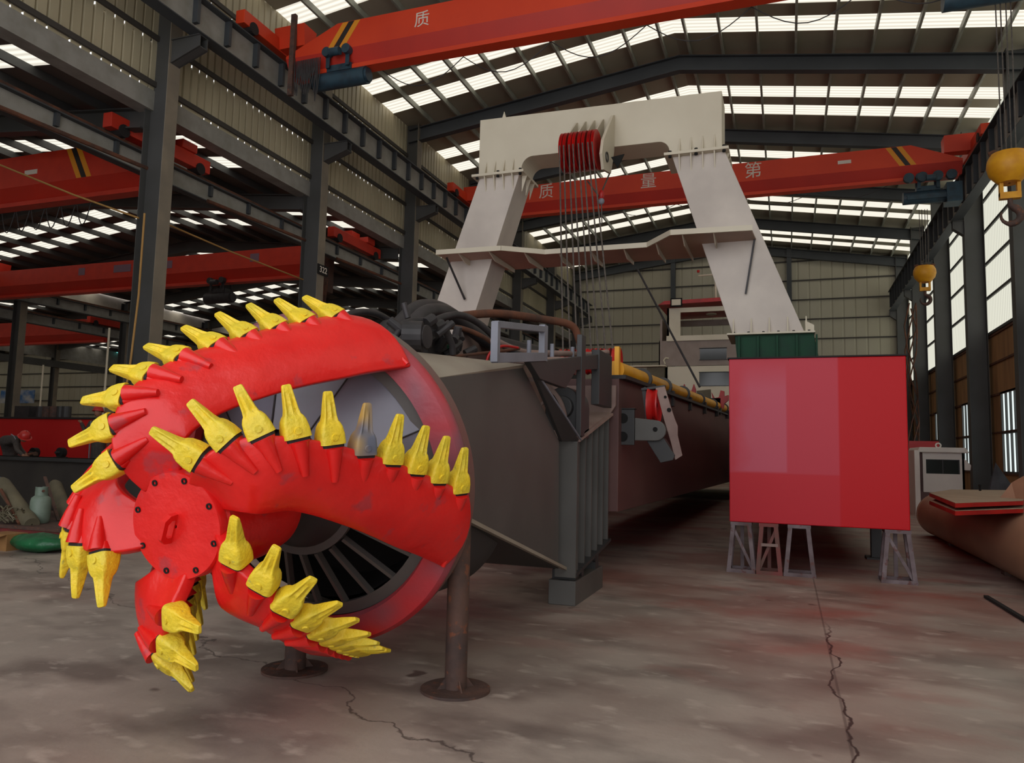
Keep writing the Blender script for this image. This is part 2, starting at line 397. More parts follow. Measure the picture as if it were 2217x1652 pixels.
# left steel columns: H sections with a lighter beige hall flange
def column(xa, xb, y, z, w=.17, corbel=None):
    """flanges at xa (hall side) and xb"""
    s = 1 if xa > xb else -1
    c = thing('steel_column', '', '', (xa, y, 0)); del c['label'], c['category']
    struct(c)
    MB().box(*sorted((xa, xa-s*.02)), y-w, y+w, 0, z).build('flange', STEELL if s > 0 else STEEL, c)
    MB().box(*sorted((xb, xb+s*.02)), y-w, y+w, 0, z).build('flange', STEEL, c)
    MB().box(*sorted((xa-s*.02, xb+s*.02)), y-.012, y+.012, 0, z).build('web', STEEL, c)
    MB().box(xa-s*.3-.35, xa-s*.3+.35, y-.3, y+.3, 0, .03).build('base_plate', STEEL, c)
    if corbel:
        zt, reach = corbel
        b = MB(); x1 = xa+s*reach
        for dy in (-.12, .10): b.prism([(xa,y+dy,zt-.55),(xa,y+dy,zt-.02),(x1,y+dy,zt-.02),(x1,y+dy,zt-.28)], (0,.02,0))
        b.box(*sorted((xa, x1)), y-.16, y+.16, zt-.02, zt); b.prism([(xa,y-.14,zt-.55),(xa,y+.14,zt-.55),(x1,y+.14,zt-.28),(x1,y-.14,zt-.28)], (0,0,.02))
        b.build('corbel', STEEL, c)
    return c
for y in YC: column(-13.0, -13.62, y if y < 48 else 48.45, 14.0, corbel=(10.75, .80))
for y in YC[1:]: column(6.12, 6.74, y if y < 48 else 48.45, 13.7, w=.2, corbel=(10.4, .35))
for y in YC: column(-33.4, -33.9, y, 9.2)
for y in YC[:8]: column(-53.6, -54.1, y, 9.2)
# crane runways with stiffeners
def runway(x, z0, z1, y0, y1, step=1.0, m_=STEEL, raily=True, side=1, w=.17):
    t = thing('crane_runway', '', '', (x, (y0+y1)/2, z0)); del t['label'], t['category']; struct(t)
    MB().box(x-w, x+w, y0, y1, z0, z0+.025).box(x-w-.03, x+w+.03, y0, y1, z1-.03, z1).build('flanges', STEELB, t)
    MB().box(x-.01, x+.01, y0, y1, z0+.025, z1-.03).build('web', SIDEBAND if m_ is STEEL and side > 0 else STEEL, t)
    b = MB(); y = y0+.4
    while y < y1: b.box(x-w+.02, x+w-.02, y-.045, y+.045, z0+.18, z1-.03); y += step
    b.build('stiffeners', STEELB, t)
    if raily: MB().box(x-.04, x+.04, y0, y1, z1, z1+.11).build('rail', RUSTD, t)
    return t
WEBG = STEEL
runway(-12.3, 10.75, 11.55, YF, 48.3)
MB_c = MB()
for k in range(3): MB_c.tube([(-12.62-.05*k, YF, 11.66+.05*k)]+[(-12.62-.05*k+random.uniform(-.03,.03), y, 11.64+.05*k+random.uniform(-.04,.04)) for y in range(-5,49,1)], .018, 6)
tag(MB_c.build('power_cable', RUSTD, org=(-12.62,20,11.6)), 'brown power cables lying along the top of the left crane runway', 'cable')
runway(5.88, 10.4, 11.55, 6.6, 48.3, side=1)
runway(-14.35, 8.0, 8.5, YF, 48, step=1.5, w=.12)
runway(-32.9, 8.0, 8.5, YF, 48, step=1.5, w=.12)
runway(-35.0, 7.4, 7.9, YF, 48, step=1.5, w=.12)
# corrugated cladding of the left wall, above the aisle roof
def corrug(xf, y0, y1, z0, z1, name, material, pitch=.25, depth=.06, nmul=1):
    b = MB(); pts = []; y = y0; i = 0
    while y < y1:
        pts += [(xf, y), (xf, y+pitch*.74), (xf-depth*nmul, y+pitch*.82), (xf-depth*nmul, y+pitch*.92)]; y += pitch
    vs = [(x,yy,z0) for x, yy in pts]+[(x,yy,z1) for x, yy in pts]; n = len(pts)
    b.add(vs, [(k,k+1,k+1+n,k+n) for k in range(n-1)])
    return struct(b.build(name, material))
levels = [(9.74, 10.80), (10.86, 12.72), (12.78, 14.05)]
for z0, z1 in levels: corrug(XL, YF, YB, z0, z1, 'wall_left', SIDING)
# narrow gaps of daylight under each girt: the lap is closed rib by rib
for zg in (9.70, 10.80, 12.72):
    b = MB(); y = YF
    while y < YB:
        g = random.choice((.0,.035,.04,.05)) ; b.box(XL-.03, XL-.01, y, y+.25-g, zg-.02, zg+.08); y += .25
    struct(b.build('trim_1', SIDING))
    struct(MB().box(XL+.01, XL+.07, YF, YB, zg+.05, zg+.17).build('wall_girt', GIRT))
struct(MB().box(XL-.05, XL+.03, YF, YB, 9.2, 9.66).build('trim_2', SIDEBAND))
struct(MB().box(XL-.4, XL-.05, YF, YB, 9.22, 9.26).build('trim_3', SIDEBAND))
# right wall: translucent band over brown backlit cladding with tall window openings
wn = 61
for i, y in enumerate([-5.35]+YC[:-1]):
    b = MB().box(XR_, XR_+.03, y, y+6, 6.2, 13.75)
    struct(b.build('window_%d' % wn, WALLM)); wn += 1
g = MB()
for z in (6.2, 7.5, 8.75, 9.95, 11.1, 12.3): g.box(XR_-.07, XR_-.01, YF, YB, z-.05, z+.05)
struct(g.build('wall_girt', STEEL))
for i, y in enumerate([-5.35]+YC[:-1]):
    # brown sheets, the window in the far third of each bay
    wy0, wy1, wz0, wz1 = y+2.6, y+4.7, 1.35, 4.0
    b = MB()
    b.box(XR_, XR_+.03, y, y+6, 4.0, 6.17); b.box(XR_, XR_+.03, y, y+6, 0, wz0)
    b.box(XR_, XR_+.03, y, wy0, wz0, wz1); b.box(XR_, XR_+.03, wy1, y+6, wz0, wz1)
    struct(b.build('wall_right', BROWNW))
    o = thing('window_%d' % wn, '', '', (XR_, (wy0+wy1)/2, wz0)); del o['label'], o['category']; struct(o); wn += 1
    MB().box(XR_+.015, XR_+.03, wy0, wy1, wz0, wz1).build('pane', WINM, o)
    b = MB()
    for k in range(5): yy = wy0+k*(wy1-wy0)/4; b.box(XR_-.05, XR_+.02, yy-.03, yy+.03, wz0, wz1)
    for zz in (wz0, 2.65, wz1): b.box(XR_-.05, XR_+.02, wy0, wy1, zz-.03, zz+.03)
    b.build('frame', STEEL, o)
g = MB()
for z in (4.0, 5.1, 6.1): g.box(XR_-.05, XR_-.005, YF, YB, z-.035, z+.035)
for z in (1.3, 2.7): g.box(XR_-.05, XR_-.005, YF, YB, z-.03, z+.02)
struct(g.build('wall_girt', RUSTD))
# end wall
b = MB(); x = -76.0
pts = []
while x < XR_:
    pts += [(x,YB),(x+.5,YB),(x+.54,YB+.03),(x+.6,YB+.03)]; x += .64
for z0, z1 in [(-.0,2.85)]+[(2.9+1.215*k, 2.9+1.215*(k+1)-.03) for k in range(10)]:
    n = len(pts); b = MB(); b.add([(p[0],p[1],z0) for p in pts]+[(p[0],p[1],z1) for p in pts], [(k,k+1,k+1+n,k+n) for k in range(n-1)])
    struct(b.build('wall_back', ENDW))
g = MB()
for k in range(10): z = 2.87+1.215*k; g.box(-76, XR_, YB-.06, YB-.01, z-.05, z+.03)
struct(g.build('wall_girt', GIRT))
for x in (-6.8, .25): struct(MB().box(x-.14, x+.14, YB-.35, YB-.08, 0, 14.6).build('end_wall_post', STEELB))
struct(MB().prism([(XL,YB+.05,13.0),(XR_,YB+.05,13.0),(XR_,YB+.05,ZR),(XC,YB+.05,ZC),(XL,YB+.05,ZL)], (0,.05,0)).build('wall_back', ENDW))
# low aisles on the left
def aisle_roof(x0, x1, z0, zr, n0, offs):
    xm = (x0+x1)/2; st = []
    for y in [-5.35]+YC[:-1]:
        for a in offs: st.append((y+a, y+a+.85))
    roof(x0, z0, xm, zr, ROOFD, SKYM2, st, '', n0); roof(xm, zr, x1, z0, ROOFD, SKYM2, st, '', n0+30)
    f = lambda x: zr-(zr-z0)*abs(x-xm)/abs(x1-xm)
    k = 0; x = x0+.75
    while x < x1:
        z = f(x); struct(MB().box(x-.035, x+.035, YF, YB, z-.2, z-.005).build('roof_purlin', STEEL)); x += 1.13
    for y in YC: rafter(y, x0+.1, x1-.1, xm, f, d=.45, m_=STEEL)
aisle_roof(-33.9, XL-.1, 9.45, 10.5, 101, (1.9,3.35))
aisle_roof(-54, -34.1, 9.45, 10.5, 201, (1.9,3.35))
aisle_roof(-75.5, -54.1, 9.0, 10.2, 301, (1.9,3.35))
struct(MB().box(-34.03, -33.97, YF, YB, 8.35, 9.5).build('wall_partition', mat('partition_cream', rgb(226,216,200), rgb(212,202,186), rough=.5)))
struct(MB().box(-54.06, -54.0, YF, YB, 8.2, 9.5).build('wall_partition', SIDEBAND))
struct(MB().box(-75.6, -75.5, YF, YB, 0, 9.2).build('wall_left', ENDW))
struct(MB().box(-76, XL-.2, YF-.1, YF, 0, 11).build('wall_front', ENDW))
# ------------------------------------------------------------------ cutter head
GREYB = mat('rim_band_grey', rgb(112,100,92), rgb(132,72,70), rough=.6, scale=1.4, detail=2)
O = V(-3.063, 4.4, 1.386)
AX = V(.0197, -.985, -.171).normalized()
AU = V(0,0,1).cross(AX).normalized(); AV = AX.cross(AU)
FR = (AU, AV, AX)
def cp(r, th, t): return O+AX*t+r*(math.cos(th)*AU+math.sin(th)*AV)
BASE = [(.454,.982,1.317),(.622,.842,1.289),(.74,.72,1.219),(.816,.601,1.098),(.879,.485,.95),(.927,.369,.782),(.977,.272,.621),(1.028,.178,.467),(1.079,.092,.308),(1.137,.002,.136)]
TIP = [(.531,1.453,1.411),(.712,1.198,1.36),(.863,.997,1.262),(.962,.838,1.116),(1.026,.707,.953),(1.087,.577,.78),(1.139,.466,.614),(1.18,.371,.457),(1.21,.29,.305),(1.236,.21,.15)]
TRAIL = [(1.09,-.49,.01),(.97,-.39,.24),(.86,-.29,.45),(.70,-.08,.75),(.56,.14,1.02),(.46,.20,1.18),(.29,.34,1.16)]
def lerp_list(P, s):
    n = len(P)-1; f = min(max(s,0),1)*n; i = min(int(f), n-1); f -= i
    # catmull-rom
    g = lambda k: Vector(P[min(max(k,0),n)])
    p0,p1,p2,p3 = g(i-1),g(i),g(i+1),g(i+2)
    return .5*((2*p1)+(p2-p0)*f+(2*p0-5*p1+4*p2-p3)*f*f+(3*p1-p0-3*p2+p3)*f**3)
LEAD = [(1.145,-.05,.03)]+[tuple(Vector(b)) for b in BASE[::-1]]+[(.27,1.18,1.22)]
cutter = thing('cutter_head', 'large red cutter head with five spiral blades of yellow teeth', 'cutter head', tuple(O))
# rim ring
MB().lathe([(.95,.0),(.97,.045),(1.125,.03),(1.15,.0),(1.153,-.02),(1.148,-.05),(.96,-.05)], O, FR, 96, closed=True).build('rim_ring', RIMRED, cutter, smooth=35)
MB().lathe([(.96,-.052),(1.150,-.052),(1.143,-.16),(.96,-.17)], O, FR, 96, closed=True).build('rim_band', GREYB, cutter, smooth=35)
# hub body and cover
MB().lathe([(.01,1.19),(.285,1.19),(.30,1.17),(.30,1.08),(.325,.98),(.335,.72),(.325,.58),(.01,.58)], O, FR, 48).build('hub', RED, cutter, smooth=35)
MB().lathe([(.01,.6),(.16,.6),(.16,.05),(.01,.05)], O, FR, 24).build('drive_shaft', BLACKR, cutter, smooth=35)
hc = MB().lathe([(.01,1.19),(.292,1.19),(.292,1.235),(.286,1.245),(.01,1.247)], O, FR, 64).build('hub_cover', RED, cutter, smooth=35)
for i in range(8):
    th = -.308+i*PI/4; c = cp(.256, th, 1.246)
    MB().lathe([(.017,-.002),(.017,.006),(.009,.006),(.009,-.004),(.001,-.004)], c, FR, 12).build('bolt_hole', BLACK, hc)
b = MB()
lug = [cp(r, th, t) for r, th, t in ()]
def lp(x, y, t): return O+AX*t+x*AU+y*AV
def rot2(x, y, a=-.32): return (x*math.cos(a)-y*math.sin(a), x*math.sin(a)+y*math.cos(a))
# lifting lug: a standing plate with an oval slot
outer = [(-.085,0),(-.075,.055),(-.045,.085),(.06,.085),(.085,.05),(.085,0)]
inner = [(-.05,.012),(-.045,.04),(-.03,.055),(.035,.055),(.052,.035),(.052,.012)]
vs = []; fs = []
for w in (-.012, .012):
    for s_, t in outer+inner:
        x, y = w, s_; a = -.35
        vs.append(lp(*(x*math.cos(a)-y*math.sin(a)-.015, x*math.sin(a)+y*math.cos(a)-.01), 1.245+t))
n = 6
for i in range(n):
    j = (i+1) % n
    fs += [(i,j,n+j,n+i), (12+i,12+n+i,12+n+j,12+j), (i,12+i,12+j,j), (n+i,n+j,12+n+j,12+n+i)]
b.add(vs, fs); b.build('lifting_lug', RED, hc)

# one tooth and one adapter, shared by all fifty; local z = pointing direction, x = along blade edge, y = outwards
def loft(secs, n=12):
    b = MB()
    for z, hw, ht, gro in secs:
        for k in range(n):
            a = 2*PI*k/n; ca, sa = math.cos(a), math.sin(a)
            p = .40
            x = hw*math.copysign(abs(ca)**p, ca); y = ht*math.copysign(abs(sa)**p, sa)
            y *= 1-gro*math.exp(-((abs(x)/hw-.45)/.28)**2) if abs(sa) > .3 else 1
            b.v.append(V(x, y, z))
    for i in range(len(secs)-1):
        for k in range(n): b.f.append((i*n+k, i*n+(k+1)%n, (i+1)*n+(k+1)%n, (i+1)*n+k))
    b.f.append(tuple(range(n))[::-1]); b.f.append(tuple((len(secs)-1)*n+k for k in range(n)))
    return b
tb = loft([(.0,.073,.062,0),(.05,.070,.058,0),(.090,.062,.050,.05),(.110,.052,.044,.15),(.122,.042,.038,.38),(.15,.036,.034,.50),(.20,.031,.027,.45),(.245,.027,.018,.2),(.272,.024,.012,0),(.278,.018,.008,0)], 36)
tb.cyl((0,.055,.038),(0,.066,.038),.020,.018,12); tb.cyl((0,-.055,.038),(0,-.066,.038),.020,.018,12)
tooth_me = tb.mesh('tooth', YEL, smooth=38)
ab = loft([(-.06,.046,.042,0),(-.02,.060,.054,0),(-.014,.060,.054,0)], 16)
for sgn in (1,-1):
    L_ = .20 if sgn < 0 else .09
    c0 = V(0,sgn*.042,-.02); c1 = V(0,sgn*.034,-L_); cm = V(0,sgn*.042,-L_*.45)
    ab.tube([c0, cm, c1], [.048,.036,.018], 16)
adapter_me = ab.mesh('tooth_adapter', RED, smooth=40)
collar_me = loft([(-.016,.064,.056,0),(.002,.064,.056,0)], 16).mesh('tooth_seat', GAP)
WORN = mat('worn_tooth_blue_grey', rgb(104,108,124), rgb(206,164,60), rough=.5, scale=5, detail=1)
for s in range(5):
    ph = s*2*PI/5
    nS, nW = 44, 8; b = MB()
    for i in range(nS+1):
        q = i/nS
        l = lerp_list(LEAD, q); t = lerp_list(TRAIL, q)
        for j in range(nW+1):
            f = j/nW
            r = t[0]*(1-f)+l[0]*f; th = t[1]*(1-f)+l[1]*f; tt = t[2]*(1-f)+l[2]*f
            r += .05*math.sin(PI*f)*(1 if q < .8 else (1-q)/.2)
            b.v.append(cp(r, th+ph, tt))
    for i in range(nS):
        for j in range(nW): b.f.append((i*(nW+1)+j, i*(nW+1)+j+1, (i+1)*(nW+1)+j+1, (i+1)*(nW+1)+j))
    arm = b.build('spiral_blade', RED, cutter, smooth=60)
    so = arm.modifiers.new('thickness', 'SOLIDIFY'); so.thickness = .075; so.offset = 0
    bv = arm.modifiers.new('edge', 'BEVEL'); bv.width = .012; bv.segments = 2; bv.limit_method = 'ANGLE'; bv.angle_limit = math.radians(50)
    # weld bead where the blade meets the rim
    MB().tube([cp(1.135-.02*k/8, -.06-.42*k/8+ph, .055) for k in range(9)], .016, 8).build('weld_bead', RED, arm, smooth=True)
    for k in range(10):
        B = cp(BASE[k][0], BASE[k][1]+ph, BASE[k][2]); T = cp(TIP[k][0], TIP[k][1]+ph, TIP[k][2])
        z = (T-B).normalized()
        k0, k1 = max(k-1,0), min(k+1,9)
        e = (cp(BASE[k1][0], BASE[k1][1]+ph, BASE[k1][2])-cp(BASE[k0][0], BASE[k0][1]+ph, BASE[k0][2])).normalized()
        x = (e-z*e.dot(z)).normalized(); y = z.cross(x)
        mm = Matrix.Identity(4)
        for i in range(3): mm[i][0] = x[i]; mm[i][1] = y[i]; mm[i][2] = z[i]; mm[i][3] = (B-O)[i]
        for nm, me in (('tooth', tooth_me), ('tooth_adapter', adapter_me), ('tooth_seat', collar_me)):
            o = bpy.data.objects.new(nm, me); COL.objects.link(o); o.parent = arm; o.matrix_local = mm
            if nm == 'tooth' and s == 0 and k == 5:
                me2 = me.copy(); me2.materials.clear(); me2.materials.append(WORN); o.data = me2; o['label'] = 'tooth worn to blue grey metal'

# ------------------------------------------------------------------ dredge ladder behind the cutter
ladder = thing('dredge_ladder', 'long dark steel dredge ladder holding the red cutter head at its front', 'ladder', (-3.06, 9.0, .4))
XS = -2.25
# suction bell inside the rim: faceted cone, plated above, barred grille below
N14 = 9
b = MB(); bars = MB(); seam = MB()
for i in range(N14):
    a0 = -.30+2*PI*i/N14; a1 = -.30+2*PI*(i+1)/N14; am = (a0+a1)/2 % (2*PI)
    if am < PI+.25 or am > 2*PI-.1:
        p = [cp(.93,a0,-.03), cp(.93,a1,-.03), cp(.40,a1,.28), cp(.40,a0,.28)]
        b.add(p+[q-AX*.02 for q in p], [(0,1,2,3),(7,6,5,4),(0,4,5,1),(1,5,6,2),(2,6,7,3),(3,7,4,0)])
        seam.tube([cp(.93,a0,-.026), cp(.40,a0,.284)], .006, 6)
b.build('suction_bell', BELLG, ladder); seam.build('weld_seam', BLACKR, ladder)
i = 0; a = PI+.30
while a < 2*PI-.1:
    bars.beam(cp(.47,a,.13), cp(.88,a,-.05), .024, .05, tuple(AX)); a += .25
bars.lathe([(.87,-.06),(.95,-.06),(.95,-.02),(.87,-.01)], O, FR, 72, closed=True)
bars.lathe([(.40,.14),(.47,.14),(.47,.18),(.40,.18)], O, FR, 48, closed=True)
bars.build('suction_grille', GREYP, ladder, smooth=30)
MB().lathe([(.01,.30),(.30,.27),(.42,.18),(.45,.10),(.43,.04)], O, FR, 40).build('shaft_cover', GREYD, ladder, smooth=40)
MB().lathe([(.86,-.12),(.80,-.5),(.01,-.5)], O, FR, 40).build('bell_throat', BLACK, ladder, smooth=40)  # matte black puts the dark of the void behind the grille into colour
# dark drum under the nose
MB().lathe([(.70,-.5),(.82,-.62),(.82,-1.75),(.72,-1.85),(.01,-1.85)], V(-3.09, O.y, 1.18), (V(1,0,0),V(0,0,1),V(0,-1,0)), 36, PI, 2*PI).build('suction_casing', GREYD, ladder, smooth=35)
# nose: side plates and top plate
side = [(4.62,2.10),(6.38,2.40),(7.62,1.74),(7.68,.44),(5.17,1.12),(4.62,1.30)]
for x in (XS, -3.87):
    MB().prism([(x,y,z) for y, z in side], (-.03,0,0)).build('side_plate', GREYP, ladder, bevel=.005)
MB().prism([(XS,4.56,2.09),(XS+.01,6.42,2.405),(-2.62,4.86,2.33),(-2.85,4.70,2.33),(-2.85,4.56,2.25)], (-.01,0,-.03)).build('sloped_top_plate', BEIGETOP, ladder)
MB().prism([(XS,6.42,2.40),(-2.62,4.86,2.325),(-3.9,4.86,2.325),(-3.9,6.42,2.40)], (0,0,-.03)).build('top_plate', BEIGETOP, ladder)
MB().hexa([(-3.9,5.17,1.09),(XS,5.17,1.09),(XS,7.68,.41),(-3.9,7.68,.41)], [(-3.9,5.17,1.12),(XS,5.17,1.12),(XS,7.68,.44),(-3.9,7.68,.44)]).build('bottom_plate', GREYD, ladder)
MB().beam((XS+.02,5.15,1.11),(XS+.02,8.3,.27),.05,.03).build('edge_flange', BEIGETOP, ladder)
# slanted gusset, vertical front strip and ribbed side pocket
MB().prism([(-2.155,6.34,2.40),(-2.14,6.36,2.40),(-2.11,7.95,1.74),(-2.22,7.62,1.74)], (-.03,0,-.0)).build('gusset', GREYD, ladder)
MB().tube([(-2.15,6.32,2.41),(-2.10,7.95,1.76)], .012, 6).build('gusset_edge', LIGHTG, ladder, smooth=True)
MB().box(-2.34, -2.11, 7.84, 7.88, .30, 1.74).build('front_strip', GREYP, ladder)
b = MB()
for k in range(6):
    y = 7.98+k*.29; z0 = .36+.13*(y-7.98); z1 = 1.76+.24*(y-7.98)
    b.prism([(-2.30,y,z0),(-2.13,y,z0),(-2.13,y,z1),(-2.30,y,z1)], (0,.025,0))
b.build('pocket_ribs', GREYP, ladder)
MB().prism([(-2.32,7.9,.34),(-2.32,9.5,.54),(-2.32,9.5,2.12),(-2.32,7.9,1.74)], (-.03,0,0)).build('pocket_back', BLACK, ladder)
MB().beam((-2.2,7.9,1.75),(-2.2,9.55,2.13),.2,.03).build('pocket_lip', PRIMERL, ladder)
MB().beam((-2.2,7.86,.33),(-2.2,9.5,.54),.2,.035).build('pocket_sill', GREYD, ladder)
# recess behind the gusset: floor plate, back plate, bearing housing, round guard
MB().prism([(-2.95,7.3,1.78),(-2.13,7.9,1.77),(-2.13,9.55,2.14),(-2.95,9.55,2.14)], (0,0,.02)).build('shelf_plate', PRIMERL, ladder)
MB().box(-2.98, -2.93, 6.5, 9.6, 1.75, 2.75).build('back_plate', PRIMERL, ladder)
MB().prism([(-3.0,9.50,1.85),(-2.14,9.50,2.12),(-2.06,9.50,2.24),(-2.06,9.50,2.5),(-3.0,9.50,2.5)], (0,.04,0)).build('end_plate', PRIMERL, ladder)
hb = MB(); arc = arcpts((-2.52,7.75,2.02), .19, 0, PI, 14)
HX = -2.33; prof = [(HX+.20,8.0,1.78)]+[(HX+.20*math.cos(a), 8.0, 2.13+.22*math.sin(a)) for a in [PI*k/12 for k in range(13)]]+[(HX-.22,8.0,1.78)]
hb.prism([(x, 8.0, z) for x, y, z in prof], (0,.42,0)); h_ = hb.build('bearing_housing', GREYD, ladder, smooth=30, bevel=.012)
MB().cyl((HX,7.94,2.12),(HX,8.01,2.12),.12,.13,28).build('bearing_cap', GREYD, h_, smooth=30, bevel=.01)
MB().lathe([(.46,-.02),(.50,-.02),(.50,.02),(.46,.02)], V(-2.75,7.9,1.95), (V(1,0,0),V(0,0,1),V(0,-1,0)), 28, 0, PI*.6, closed=True).beam((-2.75,7.9,1.95),(-2.4,7.9,2.28),.03,.03).build('pulley_rim', PRIMERL, ladder)
# upper frame
MB().prism([(-2.17,6.2,2.40),(-2.17,9.35,2.90),(-2.17,9.35,2.70),(-2.17,7.75,2.50),(-2.17,7.35,2.27),(-2.17,6.5,2.28)], (.06,0,0)).box(-2.19,-2.09,8.72,9.40,2.20,2.86).box(-2.16,-2.10,7.93,8.10,1.80,2.92).build('upper_frame', GREYD, ladder, bevel=.006)
fx = MB()
fx.box(-2.16,-2.10,5.38,5.44,2.30,2.62).box(-2.16,-2.10,6.58,6.68,2.46,2.80)
fx.beam((-2.13,5.4,2.60),(-2.13,6.62,2.76),.06,.055).beam((-2.13,5.4,2.335),(-2.13,6.62,2.50),.06,.08)
fx.build('light_grey_frame', LIGHTG, ladder, bevel=.004)
# hoses and hydraulic gear on the ladder head
MB().lathe([(.20,-.45),(.25,-.40),(.25,.0),(.20,.08),(.01,.08)], V(-2.9,5.8,2.5), (V(0,0,1),V(0,1,0),V(1,0,0)), 28).build('hydraulic_motor', BLACKR, ladder, smooth=35)
b = MB()
for k in range(26):
    c = V(-2.72+random.uniform(-.14,.12), 5.25+random.uniform(-.25,.95), 2.42+random.uniform(0,.20)); q = random.uniform(.02,.055)
    b.cyl(c, c+V(random.uniform(-.1,.1),random.uniform(-.05,.12),random.uniform(.02,.12)), q, q*.9, 8)
b.cyl((-2.72,5.0,2.46),(-2.58,5.05,2.46),.12,n=18).cyl((-2.56,5.05,2.46),(-2.54,5.05,2.46),.09,n=18).build('valve_block', BLACKR, ladder, bevel=.004)
def hose(pts, r, n=40, m_=BLACKR, name='hydraulic_hose'):
    P = [lerp_list(pts, i/n) for i in range(n+1)]
    return MB().tube(P, r, 10).build(name, m_, ladder, smooth=True)
hose([(-2.85,4.95,2.25),(-2.80,5.0,2.45),(-2.72,5.15,2.60),(-2.62,5.4,2.62),(-2.58,5.55,2.50),(-2.58,5.6,2.40)], .028)
hose([(-2.85,5.35,2.42),(-2.80,5.6,2.66),(-2.72,5.95,2.80),(-2.65,6.3,2.78),(-2.52,6.6,2.62),(-2.42,6.9,2.55),(-2.4,7.6,2.62)], .032)
hose([(-3.0,5.4,2.45),(-2.98,5.8,2.78),(-2.95,6.2,2.88),(-2.88,6.6,2.80),(-2.75,6.9,2.68),(-2.6,7.4,2.64),(-2.55,8.4,2.75)], .07)
hose([(-3.15,5.5,2.5),(-3.15,6.0,2.86),(-3.10,6.4,2.94),(-3.0,6.9,2.84),(-2.85,7.2,2.74),(-2.8,8.4,2.8)], .085)
hose([(-2.78,5.5,2.56),(-2.70,5.9,2.68),(-2.58,6.3,2.64),(-2.45,6.55,2.50)], .022, m_=RUSTD)
hose([(-2.62,5.5,2.36),(-2.5,5.9,2.44),(-2.4,6.3,2.52),(-2.3,6.45,2.56)], .014, m_=RUSTD)
hose([(-2.45,6.0,2.34),(-2.42,6.02,2.46),(-2.36,6.15,2.54),(-2.3,6.4,2.56)], .012, m_=SHEAVE)
hose([(-2.5,6.3,2.62),(-2.45,7.0,2.60),(-2.35,8.0,2.72),(-2.3,9.0,2.84),(-2.2,9.6,2.95)], .035, m_=PRIMERL)
hose([(-2.4,6.5,2.48),(-2.3,7.2,2.54),(-2.25,8.0,2.66)], .022, m_=LIGHTG)
hose([(-2.42,6.6,2.44),(-2.2,7.2,2.55),(-2.2,8.2,2.66),(-2.2,9.4,2.83)], .028, m_=PRIMERL)
hose([(-3.2,6.3,2.82),(-2.9,7.2,3.05),(-2.6,8.0,3.12),(-2.35,8.35,3.10),(-2.28,8.45,2.95),(-2.25,8.5,2.80)], .045, m_=RUSTD)
hose([(-3.4,5.0,2.4),(-3.42,5.3,2.7),(-3.35,5.7,2.78),(-3.2,6.1,2.6)], .03)
for y in (6.75, 7.5, 8.3): MB().cyl((-2.31,y,2.54+.1*(y-6.75)),(-2.31,y,2.68+.1*(y-6.75)),.022,n=10).build('hose_clamp', LIGHTG, ladder)
# lower tackle block: row of red sheaves lying on the ladder
for k in range(7):
    c = V(-3.02+.13*k, 10.4, 2.93)
    MB().lathe([(.02,-.03),(.15,-.03),(.19,-.045),(.19,-.03),(.165,0),(.19,.03),(.19,.045),(.15,.03),(.02,.03)], c, (V(0,1,0),V(0,0,1),V(1,0,0)), 20).build('lower_sheave', SHEAVE, ladder, smooth=35)
# main beam with brown primer
MB().hexa([(-4.05,9.6,.88),(-2.04,9.6,.88),(-2.00,30,.72),(-4.05,30,.72)], [(-4.05,9.6,2.60),(-2.04,9.6,2.60),(-2.00,30,3.18),(-4.05,30,3.18)]).build('main_beam', PRIMER, ladder, bevel=.01)
MB().beam((-2.1,9.6,2.62),(-2.06,30,3.20),.3,.05).build('top_flange', BLACKR, ladder)
MB().box(-2.45, -2.25, 7.9, 9.0, .0, .0+.32).build('foot_block', GREYP, ladder) if False else None
# side sheave assembly
br = MB().box(-2.17,-1.87,9.78,9.84,1.74,2.21).box(-2.17,-2.05,9.84,10.2,1.78,2.18).box(-2.18,-1.86,9.76,9.9,2.21,2.225).build('bracket_plate', GREYD, ladder, bevel=.006)
MB().cyl((-2.02,9.765,2.09),(-2.02,9.79,2.09),.065,n=20).build('bracket_hole', BLACK, br)
MB().cyl((-2.02,9.765,1.85),(-2.02,9.79,1.85),.065,n=20).build('bracket_hole', BLACK, br)
lug_pts = [(-1.87,9.80,1.80),(-1.87,9.80,2.10),(-1.60,9.80,2.07)]+[(-1.60+.135*math.cos(a),9.80,1.935+.135*math.sin(a)) for a in [PI/2-PI*k/10 for k in range(11)]]+[(-1.62,9.80,1.80)]
lg = MB().prism(lug_pts, (0,.08,0)).build('pivot_lug', GREYP, ladder, bevel=.01)
MB().cyl((-1.60,9.785,1.95),(-1.60,9.81,1.95),.03,n=16).build('pin_hole', BLACK, lg)
MB().lathe([(.03,-.04),(.20,-.05),(.24,-.07),(.24,-.05),(.20,0),(.24,.05),(.24,.07),(.20,.05),(.03,.04)], V(-1.66,10.05,2.28), (V(0,1,0),V(0,0,1),V(1,.18,0).normalized()), 32).build('side_sheave', SHEAVE, ladder, smooth=35)
gp = [(-1.62,2.50),(-1.50,2.52),(-1.42,2.25),(-1.37,2.10),(-1.33,2.0),(-1.33,1.88),(-1.27,1.62),(-1.36,1.56),(-1.42,1.80),(-1.50,2.06)]
gd = MB().prism([(x,9.92,z) for x, z in gp], (0,.03,0)).build('sheave_guard', PRIMERL, ladder, bevel=.004)
MB().prism([(x,9.96,z) for x, z in [(-1.81,2.50),(-1.76,2.52),(-1.70,2.06),(-1.75,2.06)]], (0,.03,0)).prism([(-1.81,9.93,2.50),(-1.5,9.93,2.54),(-1.5,9.93,2.51),(-1.81,9.93,2.47)], (0,.1,0)).build('guard_arm', GREYD, ladder)
